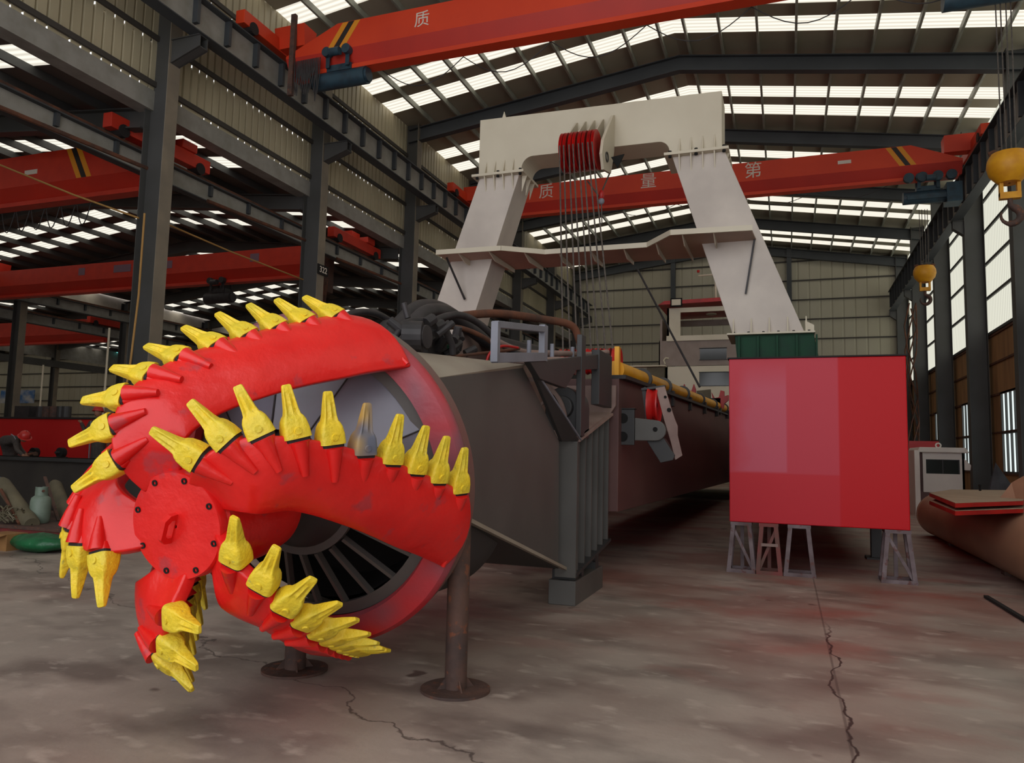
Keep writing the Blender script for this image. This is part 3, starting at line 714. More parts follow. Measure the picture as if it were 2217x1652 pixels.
MB().prism([(x,9.86,z) for x, z in [(-1.72,1.80),(-1.50,1.84),(-1.36,1.62),(-1.38,1.56),(-1.54,1.52)]], (0,.2,0)).build('lower_arm', GREYD, ladder, bevel=.004)
MB().cyl((-1.44,9.905,2.21),(-1.44,9.925,2.21),.028,n=12).cyl((-1.49,9.905,2.38),(-1.49,9.925,2.38),.018,n=12).build('guard_hole', BLACK, gd)
# yellow delivery pipe along the top with dark flanges
yp = MB(); P0 = V(-2.18,10.0,2.76); P1 = V(-2.02,30,3.42)
yp.cyl(P0, P1, .125, n=24); yp.box(-2.16,-2.10,9.86,9.96,2.60,3.06)
pipe = yp.build('delivery_pipe', PIPEY, ladder, smooth=30)
for y in (11.9, 14.0, 16.6, 19.6, 23.0, 27.0):
    f = (y-10)/20; c = P0.lerp(P1, f)
    MB().cyl(c-V(0,.04,0), c+V(0,.04,0), .17, n=20).build('pipe_flange', GREYD, pipe)
    MB().box(c.x-.16, c.x+.16, y+.25, y+.45, c.z-.34, c.z-.05).build('pipe_saddle', BLACKR, pipe)
# ------------------------------------------------------------------ floor supports
def post(x, y, h, label):
    t = thing('support_post', label, 'support', (x,y,0), 'pipe props under the cutter')
    MB().cyl((x,y,.018),(x,y,h),.075,n=28).build('pipe', RUST, t, smooth=30)
    MB().cyl((x,y,0),(x,y,.018),.235,n=40).build('base_disc', RUST, t, smooth=30)
    b = MB()
    for k in range(4):
        a = PI/4+k*PI/2; d = V(math.cos(a),math.sin(a),0); b.prism([V(x,y,.018)+d*.07, V(x,y,.018)+d*.13, V(x,y,.09)+d*.07], d.cross(V(0,0,1))*.01)
    b.build('weld_gusset', RUST, t)
post(-2.115, 4.80, 1.22, 'rusty pipe prop on a round base right of the cutter')
post(-3.36, 4.74, .44, 'short rusty pipe prop on a round base beneath the cutter')
bs = thing('jack_block', 'grey steel block on the floor under the ribbed ladder pocket', 'block', (-2.3,8.4,0))
MB().box(-2.42,-2.12,7.88,9.15,0,.26).build('block', GREYP, bs, bevel=.008)
MB().box(-2.40,-2.14,7.95,8.1,.26,.36).box(-2.40,-2.14,8.85,9.0,.26,.44).build('spacer', GREYD, bs)
MB().cyl((-2.13,8.1,.33),(-2.10,8.1,.33),.05,n=12).cyl((-2.13,8.7,.40),(-2.10,8.7,.40),.04,n=12).build('pin', BLACKR, bs)
def at(x, y, Y):          # the point of the depth plane Y seen in pixel (x, y)
    d = fwd*CAM_F+cam_r*(x-1108.5)-cam_u*(y-826); return V(0,0,CAM_H)+d*(Y/d.y)
def atx(x, y, X):
    d = fwd*CAM_F+cam_r*(x-1108.5)-cam_u*(y-826); return V(0,0,CAM_H)+d*(X/d.x)
# ------------------------------------------------------------------ pontoons on trestles
pont = thing('side_pontoon', 'big square glossy red pontoon end resting on grey trestles', 'pontoon', (.38,16,.70))
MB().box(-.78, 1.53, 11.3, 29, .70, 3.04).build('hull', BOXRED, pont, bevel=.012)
MB().box(-.80, 1.55, 11.28, 29, 3.04, 3.06).build('deck_edge', GAP, pont)
pl = thing('side_pontoon', 'second red pontoon hidden behind the cutter under the left gantry leg', 'pontoon', (-6.1,16,.70))
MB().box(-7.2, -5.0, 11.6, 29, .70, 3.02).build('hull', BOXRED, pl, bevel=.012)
def trestle(x, y, w, h, label, brace=1, m_=None, bar=False, d=.34):
    m_ = m_ or TRES
    t = thing('trestle', label, 'trestle', (x,y,0), 'steel trestles under the red pontoon')
    tw = w*.72
    MB().box(x-tw/2, x+tw/2, y-d/2, y+d/2, h-.045, h).build('top_plate', m_, t)
    for sx in (-1,1):
        for sy in (-1,1):
            MB().beam((x+sx*(w/2-.03), y+sy*d/2, .02), (x+sx*(tw/2-.035), y+sy*(d/2-.03), h-.04), .055, .05, (0,1,0)).build('leg', m_, t)
    b = MB()
    for sy in (-1,1): b.beam((x-w/2, y+sy*d/2, .025),(x+w/2, y+sy*d/2, .025),.05,.05)
    for sx in (-1,1): b.beam((x+sx*(w/2-.03), y-d/2, .025),(x+sx*(w/2-.03), y+d/2, .025),.05,.05)
    b.build('base_frame', m_, t)
    if brace:
        x0, x1 = (x-tw/2+.03, x+w/2-.05) if brace > 0 else (x+tw/2-.03, x-w/2+.05)
        MB().beam((x0,y-d/2+.06,h-.07),(x1,y-d/2+.03,.06),.04,.03,(0,1,0)).beam((x,y+d/2-.03,.05),(x,y+d/2-.03,h-.05),.05,.03,(0,1,0)).build('brace', m_, t)
    if bar: MB().beam((x-.1,y-d/2,h*.58),(x+.12,y-d/2,h*.58),.03,.04).build('crossbar', PRIMERL, t)
    return t
TRES = mat('trestle_grey_paint', rgb(120,106,110), rgb(86,68,70), rough=.6, scale=4, c3=rgb(96,58,54), c3t=.58)
TRES2 = mat('trestle_red_paint', rgb(126,52,50), rgb(94,66,56), rough=.6, scale=4)
trestle(-.62, 11.42, .40, .70, 'grey trestle at the left bottom corner of the red pontoon', 1)
trestle(-.25, 11.42, .36, .70, 'narrow red and brown trestle with a small crossbar, second from the left', -1, TRES2, True)
trestle(.15, 11.42, .42, .70, 'open grey trestle without a front brace, third from the left', 0)
trestle(1.38, 11.45, .44, .70, 'grey trestle alone at the right bottom corner of the red pontoon', 1)
t = thing('trestle', 'dark square prop far under the red pontoon', 'trestle', (1.38,14,0), 'steel trestles under the red pontoon')
MB().box(1.30,1.46,13.9,14.1,.03,.70).build('leg', GREYD, t); MB().box(1.22,1.54,13.8,14.2,0,.03).build('base_frame', GREYD, t)
t = thing('trestle', 'row of plain props under the hidden left pontoon', 'trestle', (-6.1,14,0), 'steel trestles under the red pontoon')
for x in (-7,-5.2): MB().box(x-.1,x+.1,11.9,12.1,0,.70).build('leg', GREYD, t)

# ------------------------------------------------------------------ white gantry
gan = thing('a_frame_gantry', 'tall white steel gantry frame standing over the dredge ladder', 'gantry', (-3.3,13.3,3.04))
Y0, Y1 = 13.0, 13.68
def face(pts, y0=Y0, y1=Y1): return [(x,y0,z) for x, z in pts], (0,y1-y0,0)
arc1 = [(-4.68+.22-.22*math.cos(a), 6.99+.22*math.sin(a)) for a in [PI/2*k/8 for k in range(9)]]
arc2 = [(-1.9-.2+.2*math.cos(a), 6.99+.20*math.sin(a)) for a in [PI/2-PI/2*k/8 for k in range(9)]]
pts = [(-5.56,8.06),(-5.56,6.93),(-4.68,6.93)]+arc1+arc2+[(-1.9,6.93),(-1.0,6.93),(-1.0,7.98)]
p, vec = face(pts)
top = MB(); top.prism(p, vec); top.build('top_beam', WHITE, gan, bevel=.008)
MB().prism([(-5.15,13.1,8.05),(-5.05,13.1,8.05),(-5.10,13.1,8.22)], (0,.03,0)).build('lifting_eye', WHITE, gan)
def leg(xt0, xt1, zt, xb0, xb1, zb, name='leg'):
    b = MB().hexa([(xb0,Y0,zb),(xb1,Y0,zb),(xb1,Y1+.1,zb),(xb0,Y1+.1,zb)], [(xt0,Y0,zt),(xt1,Y0,zt),(xt1,Y1,zt),(xt0,Y1,zt)])
    return b.build('leg', WHITE2, gan, bevel=.01)
legL = leg(-5.54,-4.72,6.88,-6.66,-5.74,3.66); legR = leg(-1.85,-.95,6.88,-.83,.30,3.66)
def flange(x0, x1, z, up=True, parent=gan):
    f = MB().box(x0-.10, x1+.10, Y0-.12, Y1+.12, z-.025, z+.025).build('flange_plate', WHITE, parent, bevel=.004)
    b = MB()
    for k in range(4):
        x = x0+.15+(x1-x0-.3)*k/3
        for sg_ in (1,-1): MB().prism([(x,Y0,z+sg_*.02),(x,Y0-.10,z+sg_*.02),(x,Y0,z+sg_*.30)], (.02,0,0)).build('stiffener', WHITE, f)
    for k in range(3):
        y = Y0+.1+k*.23
        MB().prism([(x1,y,z-.02),(x1+.10,y,z-.02),(x1,y,z-.34)], (0,.02,0)).build('stiffener', WHITE, f)
    for x in (x0+.0, (x0+x1)/2, x1+.02): MB().cyl((x,Y0-.07,z-.06),(x,Y0-.07,z+.06),.03,n=8).build('bolt', BLACK, f)
flange(-5.56,-4.70,6.905); flange(-1.88,-.98,6.905)
def base(x0, x1, z):
    f = MB().box(x0-.06, x1+.12, Y0-.12, Y1+.3, z-.03, z).build('base_plate', WHITE, gan, bevel=.004)
    b = MB()
    for k in range(5):
        x = x0+.03+(x1-x0-.05)*k/4; MB().prism([(x,Y0,z),(x,Y0-.11,z),(x,Y0,z+.26)], (.02,0,0)).build('stiffener', WHITE, f)
    b.prism([(x1-.02,Y0+.3,z),(x1+.12,Y0+.3,z),(x1+.12,Y0+.3,z+.16),(x1-.02,Y0+.3,z+.24)], (0,.03,0)); b.build('stiffener', WHITE, f)
    for k in range(6): MB().cyl((x0+.05+(x1-x0-.02)*k/5,Y0-.08,z),(x0+.05+(x1-x0-.02)*k/5,Y0-.08,z+.02),.02,n=8).build('bolt', GREYD, f)
base(-.86,.33,3.68); base(-6.68,-5.72,3.68)
def pedestal(x0, x1):
    p_ = MB().hexa([(x0+.05,Y0,3.05),(x1+.14,Y0,3.05),(x1+.14,Y1+.5,3.05),(x0+.05,Y1+.5,3.05)], [(x0,Y0-.02,3.65),(x1+.03,Y0-.02,3.65),(x1+.03,Y1+.3,3.65),(x0,Y1+.3,3.65)]).build('pedestal', GREEN, gan, bevel=.006)
    b = MB()
    for k in range(5): x = x0+.06+(x1-x0)*k/4; b.prism([(x,Y0,3.05),(x,Y0-.10,3.05),(x,Y0-.10,3.62),(x,Y0,3.62)], (.025,0,0))
    b.build('rib', GREEN, p_)
pedestal(-.80,.40); pedestal(-6.62,-5.70)
# walkway between the legs
zp = 5.30
wp = [(-6.10,12.41),(-4.84,12.45),(-4.15,12.91),(-2.27,12.93),(-1.77,12.3),(-.50,12.38),(-.38,13.9),(-6.2,13.9)]
wk = MB().prism([(x,y,zp) for x, y in wp], (0,0,-.03)).build('walkway_plate', PINKISH, gan)
wf = [(-6.12,12.40),(-4.84,12.44),(-4.15,12.90),(-2.27,12.92),(-1.77,12.29),(-.48,12.37)]
b = MB()
for i in range(5): b.beam((wf[i][0],wf[i][1],zp), (wf[i+1][0],wf[i+1][1],zp), .03, .09)
b.build('edge_strip', WHITE, wk)
b = MB()
for x, ya in ((-5.7,12.42),(-5.1,12.45),(-4.5,12.7),(-3.9,12.92),(-3.3,12.92),(-2.7,12.92),(-2.1,12.75),(-1.6,12.33),(-1.1,12.36)):
    MB().prism([(x,ya+.02,zp-.03),(x,13.86,zp-.03),(x,13.86,zp-.10),(x,ya+.35,zp-.14)], (.02,0,0)).build('bracket', WHITE, wk)
pass
for a_, b_ in (((-.47,12.95,5.28),(-.62,12.96,4.35)), ((-6.0,12.6,5.25),(-5.75,12.95,4.5))):
    MB().beam(a_, b_, .03, .03).build('stay_rod', BLACKR, gan)
# sheave nest
sn = MB().box(-3.62,-2.93,Y0-.03,Y0,6.8,7.76); nest = sn.build('sheave_bracket', WHITE, gan)
for k in range(4):
    x = -3.60+.165*k
    MB().prism([(x,Y0,7.74),(x,Y0-.10,7.70),(x,Y0-.78,7.12),(x,Y0-.84,6.80),(x,Y0-.3,6.72),(x,Y0,6.80)], (.025,0,0)).build('bracket_fin', WHITE, nest)
MB().prism([(-2.94,Y0,7.80),(-2.94,Y0-.12,7.74),(-2.94,Y0-.85,6.98),(-2.94,Y0-.95,6.70),(-2.94,Y0-.80,6.47),(-2.94,Y0-.25,6.60),(-2.94,Y0,7.1)], (.05,0,0)).build('side_cheek', WHITE, nest, bevel=.006)
MB().lathe([(.075,0),(.09,0),(.09,.02),(.075,.02)], V(-2.89,Y0-.62,6.76), (V(0,1,0),V(0,0,1),V(1,0,0)), 20, closed=True).build('pin_ring', GREYD, nest)
MB().prism([(-2.85,Y0-.42,6.82),(-2.62,Y0-.40,6.86),(-2.74,Y0-.4,6.62)], (0,-.03,0)).build('rope_guard', BLACK, nest)
for k in range(8):
    c = V(-3.645+.165*(k//2)+.052+(.07 if k % 2 else 0), Y0-.78, 6.84)
    MB().lathe([(.03,-.012),(.28,-.012),(.335,-.028),(.345,-.022),(.30,0),(.345,.022),(.335,.028),(.28,.012),(.03,.012)], c, (V(0,1,0),V(0,0,1),V(1,0,0)), 36).build('sheave', SHEAVE, nest, smooth=35)
# wire ropes
ORD = ['leftmost','second from the left','third from the left','fourth from the left','fourth from the right','third from the right','second from the right','rightmost']
for k in range(8):
    xt = -3.60+.165*(k//2)+.01+(.07 if k % 2 else 0); xb = -3.0+.105*k
    a_ = V(xt, Y0-1.13, 6.84); b_ = V(xb, 10.28, 2.98)
    n = 8; P = [a_.lerp(b_, i/n)+V(0,0,-.02*math.sin(PI*i/n)) for i in range(n+1)]
    tag(MB().tube(P, .013, 6).build('wire_rope', ROPE, smooth=True), ORD[k]+' of eight greasy wire ropes between gantry sheaves and ladder', 'rope', 'hoisting ropes')
hk = thing('rope_shackle', 'small red and silver shackle hanging on rope under the gantry sheaves', 'shackle', (-3.0,12.5,6.1))
MB().ball((-3.0,12.5,6.14),.05,.05,.09).build('swivel', SHEAVE, hk, smooth=True); MB().ball((-3.0,12.5,6.02),.055,.05,.06).build('clamp', LIGHTG, hk, smooth=True)
MB().tube([(-2.92,12.75,6.6),(-3.0,12.5,6.18)], .014).tube([(-3.0,12.5,6.0),(-2.98,12.48,5.6)], .01).tube([(-3.28,12.6,6.45),(-3.05,12.5,6.12)], .014).build('sling', ROPE, hk)
c0 = at(1380,583,16); c1 = at(1515,838,15)
tag(MB().tube([c0, c1], .022, 8).build('guy_cable', BLACKR, smooth=True), 'single black cable slanting down in front of the white deck house', 'cable')

# ------------------------------------------------------------------ white deck house behind the gantry
Yh = 30.3
def Q(z): return 1.6+(z-1.6)*1.515
dh = thing('deck_house', 'cream and taupe deck house with a red roof behind the gantry', 'deck house', (-3,33,.7))
def hx(px): return at(px, 760, Yh).x
xa, xb = hx(1444), -1.55
def wallwin(x0, x1, z0, z1, wx0, wx1, wz0, wz1, y, m_, name):
    b = MB(); b.box(x0,wx0,y,y+.08,z0,z1); b.box(wx1,x1,y,y+.08,z0,z1); b.box(wx0,wx1,y,y+.08,z0,wz0); b.box(wx0,wx1,y,y+.08,wz1,z1)
    b.box(x0,x0+.08,y,y+3,z0,z1); b.box(x1-.08,x1,y,y+3,z0,z1)
    return b.build(name, m_, dh)
wallwin(xa, xb, Q(4.72), Q(5.55), at(1473,700,Yh).x, at(1600,700,Yh).x, at(1480,727,Yh).z, at(1480,676,Yh).z, Yh, CREAM, 'upper_wall')
b = MB().box(xa,xb,Yh+3,Yh+3.05,Q(4.72),Q(5.1)); b.build('rear_wall', ENDW, dh)
MB().box(xa-.0,xb,Yh+2.95,Yh+3.05,Q(5.38),Q(5.55)).build('rear_lintel', TAUPE, dh)
MB().box(xa-.02,xb,Yh-.03,Yh+.0,Q(4.66),Q(4.80)).build('sill_strip', CREAM, dh)
rf = MB().prism([(xa-.33,Yh-.25,Q(5.62)),(xb+.1,Yh-.25,Q(5.66)),(xb+.1,Yh-.25,Q(5.76)),(xa-.08,Yh-.25,Q(5.72))], (0,3.5,0)).build('roof', HELM if False else SHEAVE, dh)
wallwin(xa-.33, xb, Q(4.0), Q(4.68), at(1515,760,Yh).x, at(1573,760,Yh).x, at(1540,778,Yh).z, at(1540,754,Yh).z, Yh+.05, TAUPE, 'middle_wall')
MB().box(xa-.28,xa-.2,Yh+.02,Yh+2.5,Q(3.98),Q(5.25)).build('side_wall', TAUPE, dh)
wallwin(xa-.05, xb, Q(2.2), Q(3.98), at(1514,820,Yh).x, at(1600,820,Yh).x, at(1540,835,Yh).z, at(1540,806,Yh).z, Yh, CREAM, 'lower_wall')
for (x0,x1,z0,z1) in ((at(1515,760,Yh).x, at(1573,760,Yh).x, at(1540,778,Yh).z, at(1540,754,Yh).z),(at(1514,820,Yh).x, at(1600,820,Yh).x, at(1540,835,Yh).z, at(1540,806,Yh).z)):
    w = MB().box(x0,x1,Yh+.05,Yh+.06,z0,z1).build('window_pane', DGLASS, dh)
    f = MB()
    for a in ((x0-.02,x1+.02,z0-.02,z0),(x0-.02,x1+.02,z1,z1+.02)): f.box(a[0],a[1],Yh-.02,Yh+.05,a[2],a[3])
    f.build('frame', GREYD, w)
w = at(1400,826,Yh)
MB().box(at(1358,826,Yh).x, xa, Yh-.4, Yh+.0, at(1400,795,Yh).z-.02, at(1400,795,Yh).z+.03).build('deck_rail', CREAM, dh)
MB().box(at(1402,826,Yh).x, at(1440,826,Yh).x, Yh-.2, Yh+.2, 2.9, at(1400,797,Yh).z).build('locker', TUBEW, dh)
b = MB(); b.tube([tuple(at(1440,788,Yh)), tuple(at(1437,780,Yh)), tuple(at(1441,775,Yh)), tuple(at(1448,776,Yh))], .03, 6); b.build('vent_pipe', CREAM, dh)
mz = at(1548,660,Yh-.1)
ms = MB().tube([(mz.x,Yh+.3,Q(5.7)),(mz.x-.02,Yh+.3,at(1545,590,Yh+.3).z)], .035, 8).tube([(mz.x-.02,Yh+.3,at(1545,593,Yh+.3).z-.02),(at(1512,597,Yh+.3).x,Yh+.3,at(1512,597,Yh+.3).z)], .03, 8).build('mast', CREAM, dh)
c = at(1512,590,Yh+.3); MB().cyl(c, c+V(0,0,.09), .05, .06, 10).build('mast_lamp', SHEAVE, ms)
c = at(1464,655,Yh-.3)
lp_ = MB().box(c.x-.23,c.x+.23,c.y,c.y+.08,c.z-.16,c.z+.18).build('flood_lamp', BLACK, dh)
MB().box(c.x-.18,c.x+.18,c.y-.01,c.y,c.z-.11,c.z+.13).build('lamp_glass', CREAM, lp_)
MB().ball(at(1540,680,Yh+1.2)+V(0,0,0), .22,.22,.04).build('ceiling_lamp', CREAM, dh, smooth=True)
MB().box(-7.2,1.5,30.0,40,.7,2.95).build('hull', mat('added_hull_dark', rgb(60,40,38)), dh)  # added hull: darkens the gap under the ladder, carries the deck house
MB().box(-6.5,-6.1,31,31.4,0,.7).box(.6,1.0,31,31.4,0,.7).build('keel_block', RUST, dh)
hb_ = thing('anchor_winch', 'small red jagged winch beside the far end of the yellow pipe', 'winch', (-2.3,24.5,3.1))
Yw_ = 24.5
def jag(P, d=.2): return MB().prism([at(x,y,Yw_) for x, y in P], (0,d,0))
jag([(1540,849),(1547,862),(1556,860),(1560,845),(1568,847),(1568,858),(1577,855),(1577,866),(1568,874),(1566,885),(1559,880),(1545,874)]).build('winch_body', SHEAVE, hb_)
jag([(1477,843),(1481,831),(1485,843),(1497,846),(1502,831),(1506,843),(1506,852),(1480,852)]).build('fairlead', SHEAVE, hb_)
jag([(1508,846),(1538,843),(1538,862),(1510,860)]).build('motor_box', TUBEW, hb_)
q = at(1560,884,Yw_); MB().box(at(1478,860,Yw_).x,-1.95,Yw_,Yw_+.4,2.98,at(1500,862,Yw_).z).build('winch_bed', GREYD, hb_)

# ------------------------------------------------------------------ overhead cranes
def crane(name_label, Y, x0, x1, z0, zt, taper, m_=ORANGE, tl=True, tr=True, w=.27, stripes=(), chars=(), plates=(), rails=(None,None), ch=.42, group=None):
    t = thing('overhead_crane', name_label, 'crane', ((x0+x1)/2, Y, z0), group)
    zb = z0+.48
    b = MB(); L = x1-x0
    tops = [(x0, zt-taper if tl else zt), (x0+1.5, zt), (x1-1.5, zt), (x1, zt-taper if tr else zt)]
    for i in range(3):
        (xa, za), (xb_, zb_) = tops[i], tops[i+1]
        b.hexa([(xa,Y-w,zb),(xb_,Y-w,zb),(xb_,Y+w,zb),(xa,Y+w,zb)], [(xa,Y-w,za),(xb_,Y-w,zb_),(xb_,Y+w,zb_),(xa,Y+w,za)])
    gr = b.build('box_girder', m_, t)
    MB().hexa([(x0,Y-.06,z0+.1),(x1,Y-.06,z0+.1),(x1,Y+.06,z0+.1),(x0,Y+.06,z0+.1)], [(x0,Y-w,zb),(x1,Y-w,zb),(x1,Y+w,zb),(x0,Y+w,zb)]).build('sloped_skirt', ORANGE2, t)
    MB().box(x0+.1, x1-.1, Y-.17, Y+.17, z0, z0+.11).build('hoist_rail', m_, t)
    for xs, d in stripes:
        for k, mm_ in ((0,YSTRIPE),(1,BSTRIPE),(2,YSTRIPE)):
            xx = xs+k*.17; y = Y-w-.004
            MB().prism([(xx,y,zb+.01),(xx+.16,y,zb+.01),(xx+.16+d,y,zt-.01),(xx+d,y,zt-.01)], (0,.004,0)).build('warning_stripe', mm_, gr)
    for xs, s_ in chars:
        text_mesh('lettering', s_, ch, ORLETTER, gr, (xs,Y-w-.006,(zb+zt)/2), (1,0,0), (0,0,1))
    for xs, ww in plates: MB().box(xs, xs+ww, Y-w-.012, Y-w, zb+.28, zb+.40).build('capacity_plate', ORLETTER, gr)
    for xr, zr in rails:
        if xr is None: continue
        e = MB().box(xr-.13,xr+.13,Y-1.55,Y+1.55,zr+.12,zr+.46).build('end_carriage', m_, t, bevel=.01)
        for dy in (-1.2,1.2): MB().cyl((xr-.16,Y+dy,zr+.145),(xr+.16,Y+dy,zr+.145),.15,n=16).build('wheel', GAP, e)
        s_ = 1 if xr < (x0+x1)/2 else -1
        MB().box(xr-.2, xr+.2, Y+.5,Y+1.0,zr+.46,zr+.68).build('travel_motor', m_, e, bevel=.02)
        MB().hexa([(min(xr,xr+s_*.9),Y-.2,zr+.15),(max(xr,xr+s_*.9),Y-.2,zr+.15),(max(xr,xr+s_*.9),Y+.2,zr+.15),(min(xr,xr+s_*.9),Y+.2,zr+.15)],[(min(xr,xr+s_*.9),Y-w,zr+.7),(max(xr,xr+s_*.9),Y-w,zr+.7),(max(xr,xr+s_*.9),Y+w,zr+.7),(min(xr,xr+s_*.9),Y+w,zr+.7)]).build('end_joint', m_, t)
    return t
def hoist(t, x, Y, z, L=1.3, m_=BLUEG, frame=False):
    d = MB().cyl((x-L/2,Y-.05,z-.55),(x+L/2,Y-.05,z-.55),.21,n=24).cyl((x+L/2,Y-.05,z-.55),(x+L/2+.06,Y-.05,z-.55),.17,n=16).build('hoist_drum', m_, t, smooth=35)
    b = MB().box(x-.35,x+.35,Y-.16,Y+.16,z-.36,z-.2)
    for dx in (-.28,.28):
        b.box(x+dx-.05,x+dx+.05,Y-.24,Y-.2,z-.3,z+.12); b.box(x+dx-.05,x+dx+.05,Y+.2,Y+.24,z-.3,z+.12)
    b.build('trolley_frame', m_, d)
    for dx in (-.28,.28): MB().cyl((x+dx,Y-.34,z+.08),(x+dx,Y-.18,z+.08),.12,n=16).build('trolley_wheel', m_, d, smooth=35)
    MB().cyl((x-.1,Y-.42,z-.02),(x+.18,Y-.42,z-.02),.10,n=14).build('trolley_motor', m_, d, smooth=35)
    return d
def hookblock(t, x, Y, ztop, zb, s=1.0, twin=0):
    b = MB()
    for dx in (-.10,-.03,.05,.12): b.tube([(x+dx*1.1,Y,ztop),(x+dx,Y,zb)], .012, 5)
    b.build('hoist_rope', ROPE, t)
    h = MB(); k = s
    h.lathe([(.02,-.20*k),(.24*k,-.20*k),(.29*k,-.1*k),(.30*k,0),(.27*k,.12*k),(.15*k,.26*k),(.02,.26*k)], V(x,Y,zb-.15*k), (V(1,0,0),V(0,1,0),V(0,0,-1)), 24)
    hb2 = h.build('hook_block', HOOKY, t, smooth=35)
    MB().tube([(x-.26*k+.52*k*i/8,Y-.02*(i%2),zb+.06*k+.03*(i%2)) for i in range(9)], .045*k, 6).build('rope_sheaves', RUSTD, hb2)
    MB().box(x-.14*k,x-.09*k,Y-.05,Y+.05,zb-.62*k,zb-.35*k).box(x+.09*k,x+.14*k,Y-.05,Y+.05,zb-.62*k,zb-.35*k).box(x-.14*k,x+.14*k,Y-.06,Y+.06,zb-.66*k,zb-.56*k).build('shackle', HOOKY, hb2)
    c = V(x,Y,zb-.92*k)
    P = [V(x,Y,zb-.64*k), V(x,Y,zb-.76*k)]+[c+V(.13*k*math.sin(a)+.0,0,.13*k*math.cos(a)) for a in [PI*.15+PI*1.5*i/12 for i in range(13)]]
    r = [.035*k,.04*k]+[.06*k*(1-.03*i) if i < 8 else .06*k*(1-.08*i*.8) for i in range(13)]
    MB().tube(P, [max(q,.014*k) for q in r], 10).build('hook', RUST, hb2, smooth=True)
c1_ = crane('nearest orange overhead crane crossing the top of the hall', 15.4, -11.9, 5.6, 10.98, 12.15, .62, stripes=((-10.7,.45),), chars=((-8.05,'质'),(-3.9,'量'),), rails=((-12.3,11.66),(5.88,11.66)), plates=())
hoist(c1_, -10.35, 15.35, 11.32, 1.5); d = hoist(c1_, 3.5, 15.35, 10.82, 1.3)
hookblock(c1_, 3.83, 15.4, 10.3, 7.15, 1.18)
b = MB().box(-11.75,-11.62,15.05,15.15,10.45,12.6)
b.build('festoon_post', RUST, c1_)
b = MB()
for k in range(14):
    x = -11.55+.05*k; dz = random.uniform(.5,1.15)
    b.tube([(x,15.05,11.3),(x+.02,15.03,11.3-dz*.6),(x+.06,15.02,11.3-dz),(x+.10,15.03,11.3-dz*.5),(x+.09,15.05,11.3)], .014, 5)
b.build('festoon_cable', BLACKR, c1_)
b = MB()
for k in range(6):
    xs = -9.4+k*2.2; b.tube([(xs+2.2*i/10,15.7,11.05-.55*math.sin(PI*i/10)) for i in range(11)], .012, 5)
b.build('festoon_loops', BLACKR, c1_)
c2_ = crane('orange overhead crane passing behind the white gantry', 27.5, -11.9, 5.5, 10.98, 12.15, .62, stripes=((3.65,-.42),), chars=((-8.75,'质'),(-4.75,'量'),(-1.02,'第')), plates=((1.75,.42),), rails=((-12.3,11.66),(5.88,11.66)), ch=.62)
d = hoist(c2_, 4.5, 27.5, 10.95, 1.5)
MB().box(3.85,5.3,27.2,27.75,10.28,10.42).box(5.0,5.45,27.15,27.8,10.1,10.75).build('trolley_beam', BLUEG, c2_)
for x in (3.9,4.3,4.75,5.15): MB().cyl((x,27.1,11.0),(x,27.25,11.0),.16,n=16).build('trolley_wheel', BLUEG, c2_)
hookblock(c2_, 4.34, 27.5, 10.0, 8.0, 1.15)
b = MB()
for k in range(5):
    xs = -8.6+k*2.4; b.tube([(xs+2.4*i/10,27.8,11.05-.35*math.sin(PI*i/10)) for i in range(11)], .012, 5)
b.build('festoon_loops', BLACKR, c2_)
c3_ = crane('red overhead crane in the low left aisle nearest the camera', 13.7, -32.6, -14.7, 7.75, 9.05, .55, m_=ORANGE2 if False else mat('crane_red_paint', rgb(202,52,30), rgb(190,46,28), rough=.5), stripes=((-16.75,-.42),), plates=((-18.6,.45),), rails=((-14.35,8.6),(-32.9,8.6)))
hoist(c3_, -20.8, 13.7, 7.8, 1.2)
b = MB()
for k in range(6):
    xs = -20+k*.55; b.tube([(xs+.5*i/8,13.9,7.75-.55*math.sin(PI*i/8)) for i in range(9)], .014, 5)
b.build('festoon_loops', BLACKR, c3_)
c4_ = crane('second red overhead crane deeper in the low left aisle with faded lettering', 22.6, -32.6, -16.2, 7.75, 8.9, 0, m_=_m['crane_red_paint'], tl=False, tr=False, rails=((-14.35,8.6),(-32.9,8.6)))
FADE = mat('faded_blue_lettering', rgb(126,96,112), rough=.6)
for px, ww in ((178,.35),(265,.9),(365,.35),(550,.4)):
    q = at(px,560,22.3); MB().box(q.x-ww/2,q.x+ww/2,22.32,22.33,8.45,8.75).build('faded_mark', FADE, c4_)
hoist(c4_, -20.2, 22.6, 7.75, 1.2, m_=BLACKR)
b = MB().box(-15.9,-15.4,22.3,22.9,7.2,8.5); b.build('control_box', RUST, c4_)
b = MB()
for k in range(7): b.tube([(-15.75+.08*k,22.25,7.6),(-15.73+.08*k,22.22,6.5-.1*(k%3)),(-15.68+.08*k,22.25,7.5)], .02, 5)
b.build('festoon_cable', RUSTD, c4_)
c5_ = crane('dark red overhead crane far in the second left aisle', 31, -53, -35.3, 7.2, 8.5, .5, m_=_m['crane_red_paint'], rails=((-35.0,7.9),(-53.4,7.9)))
struct(MB().box(-53.55,-53.25,YF,48,7.4,7.9).build('crane_runway', STEEL))
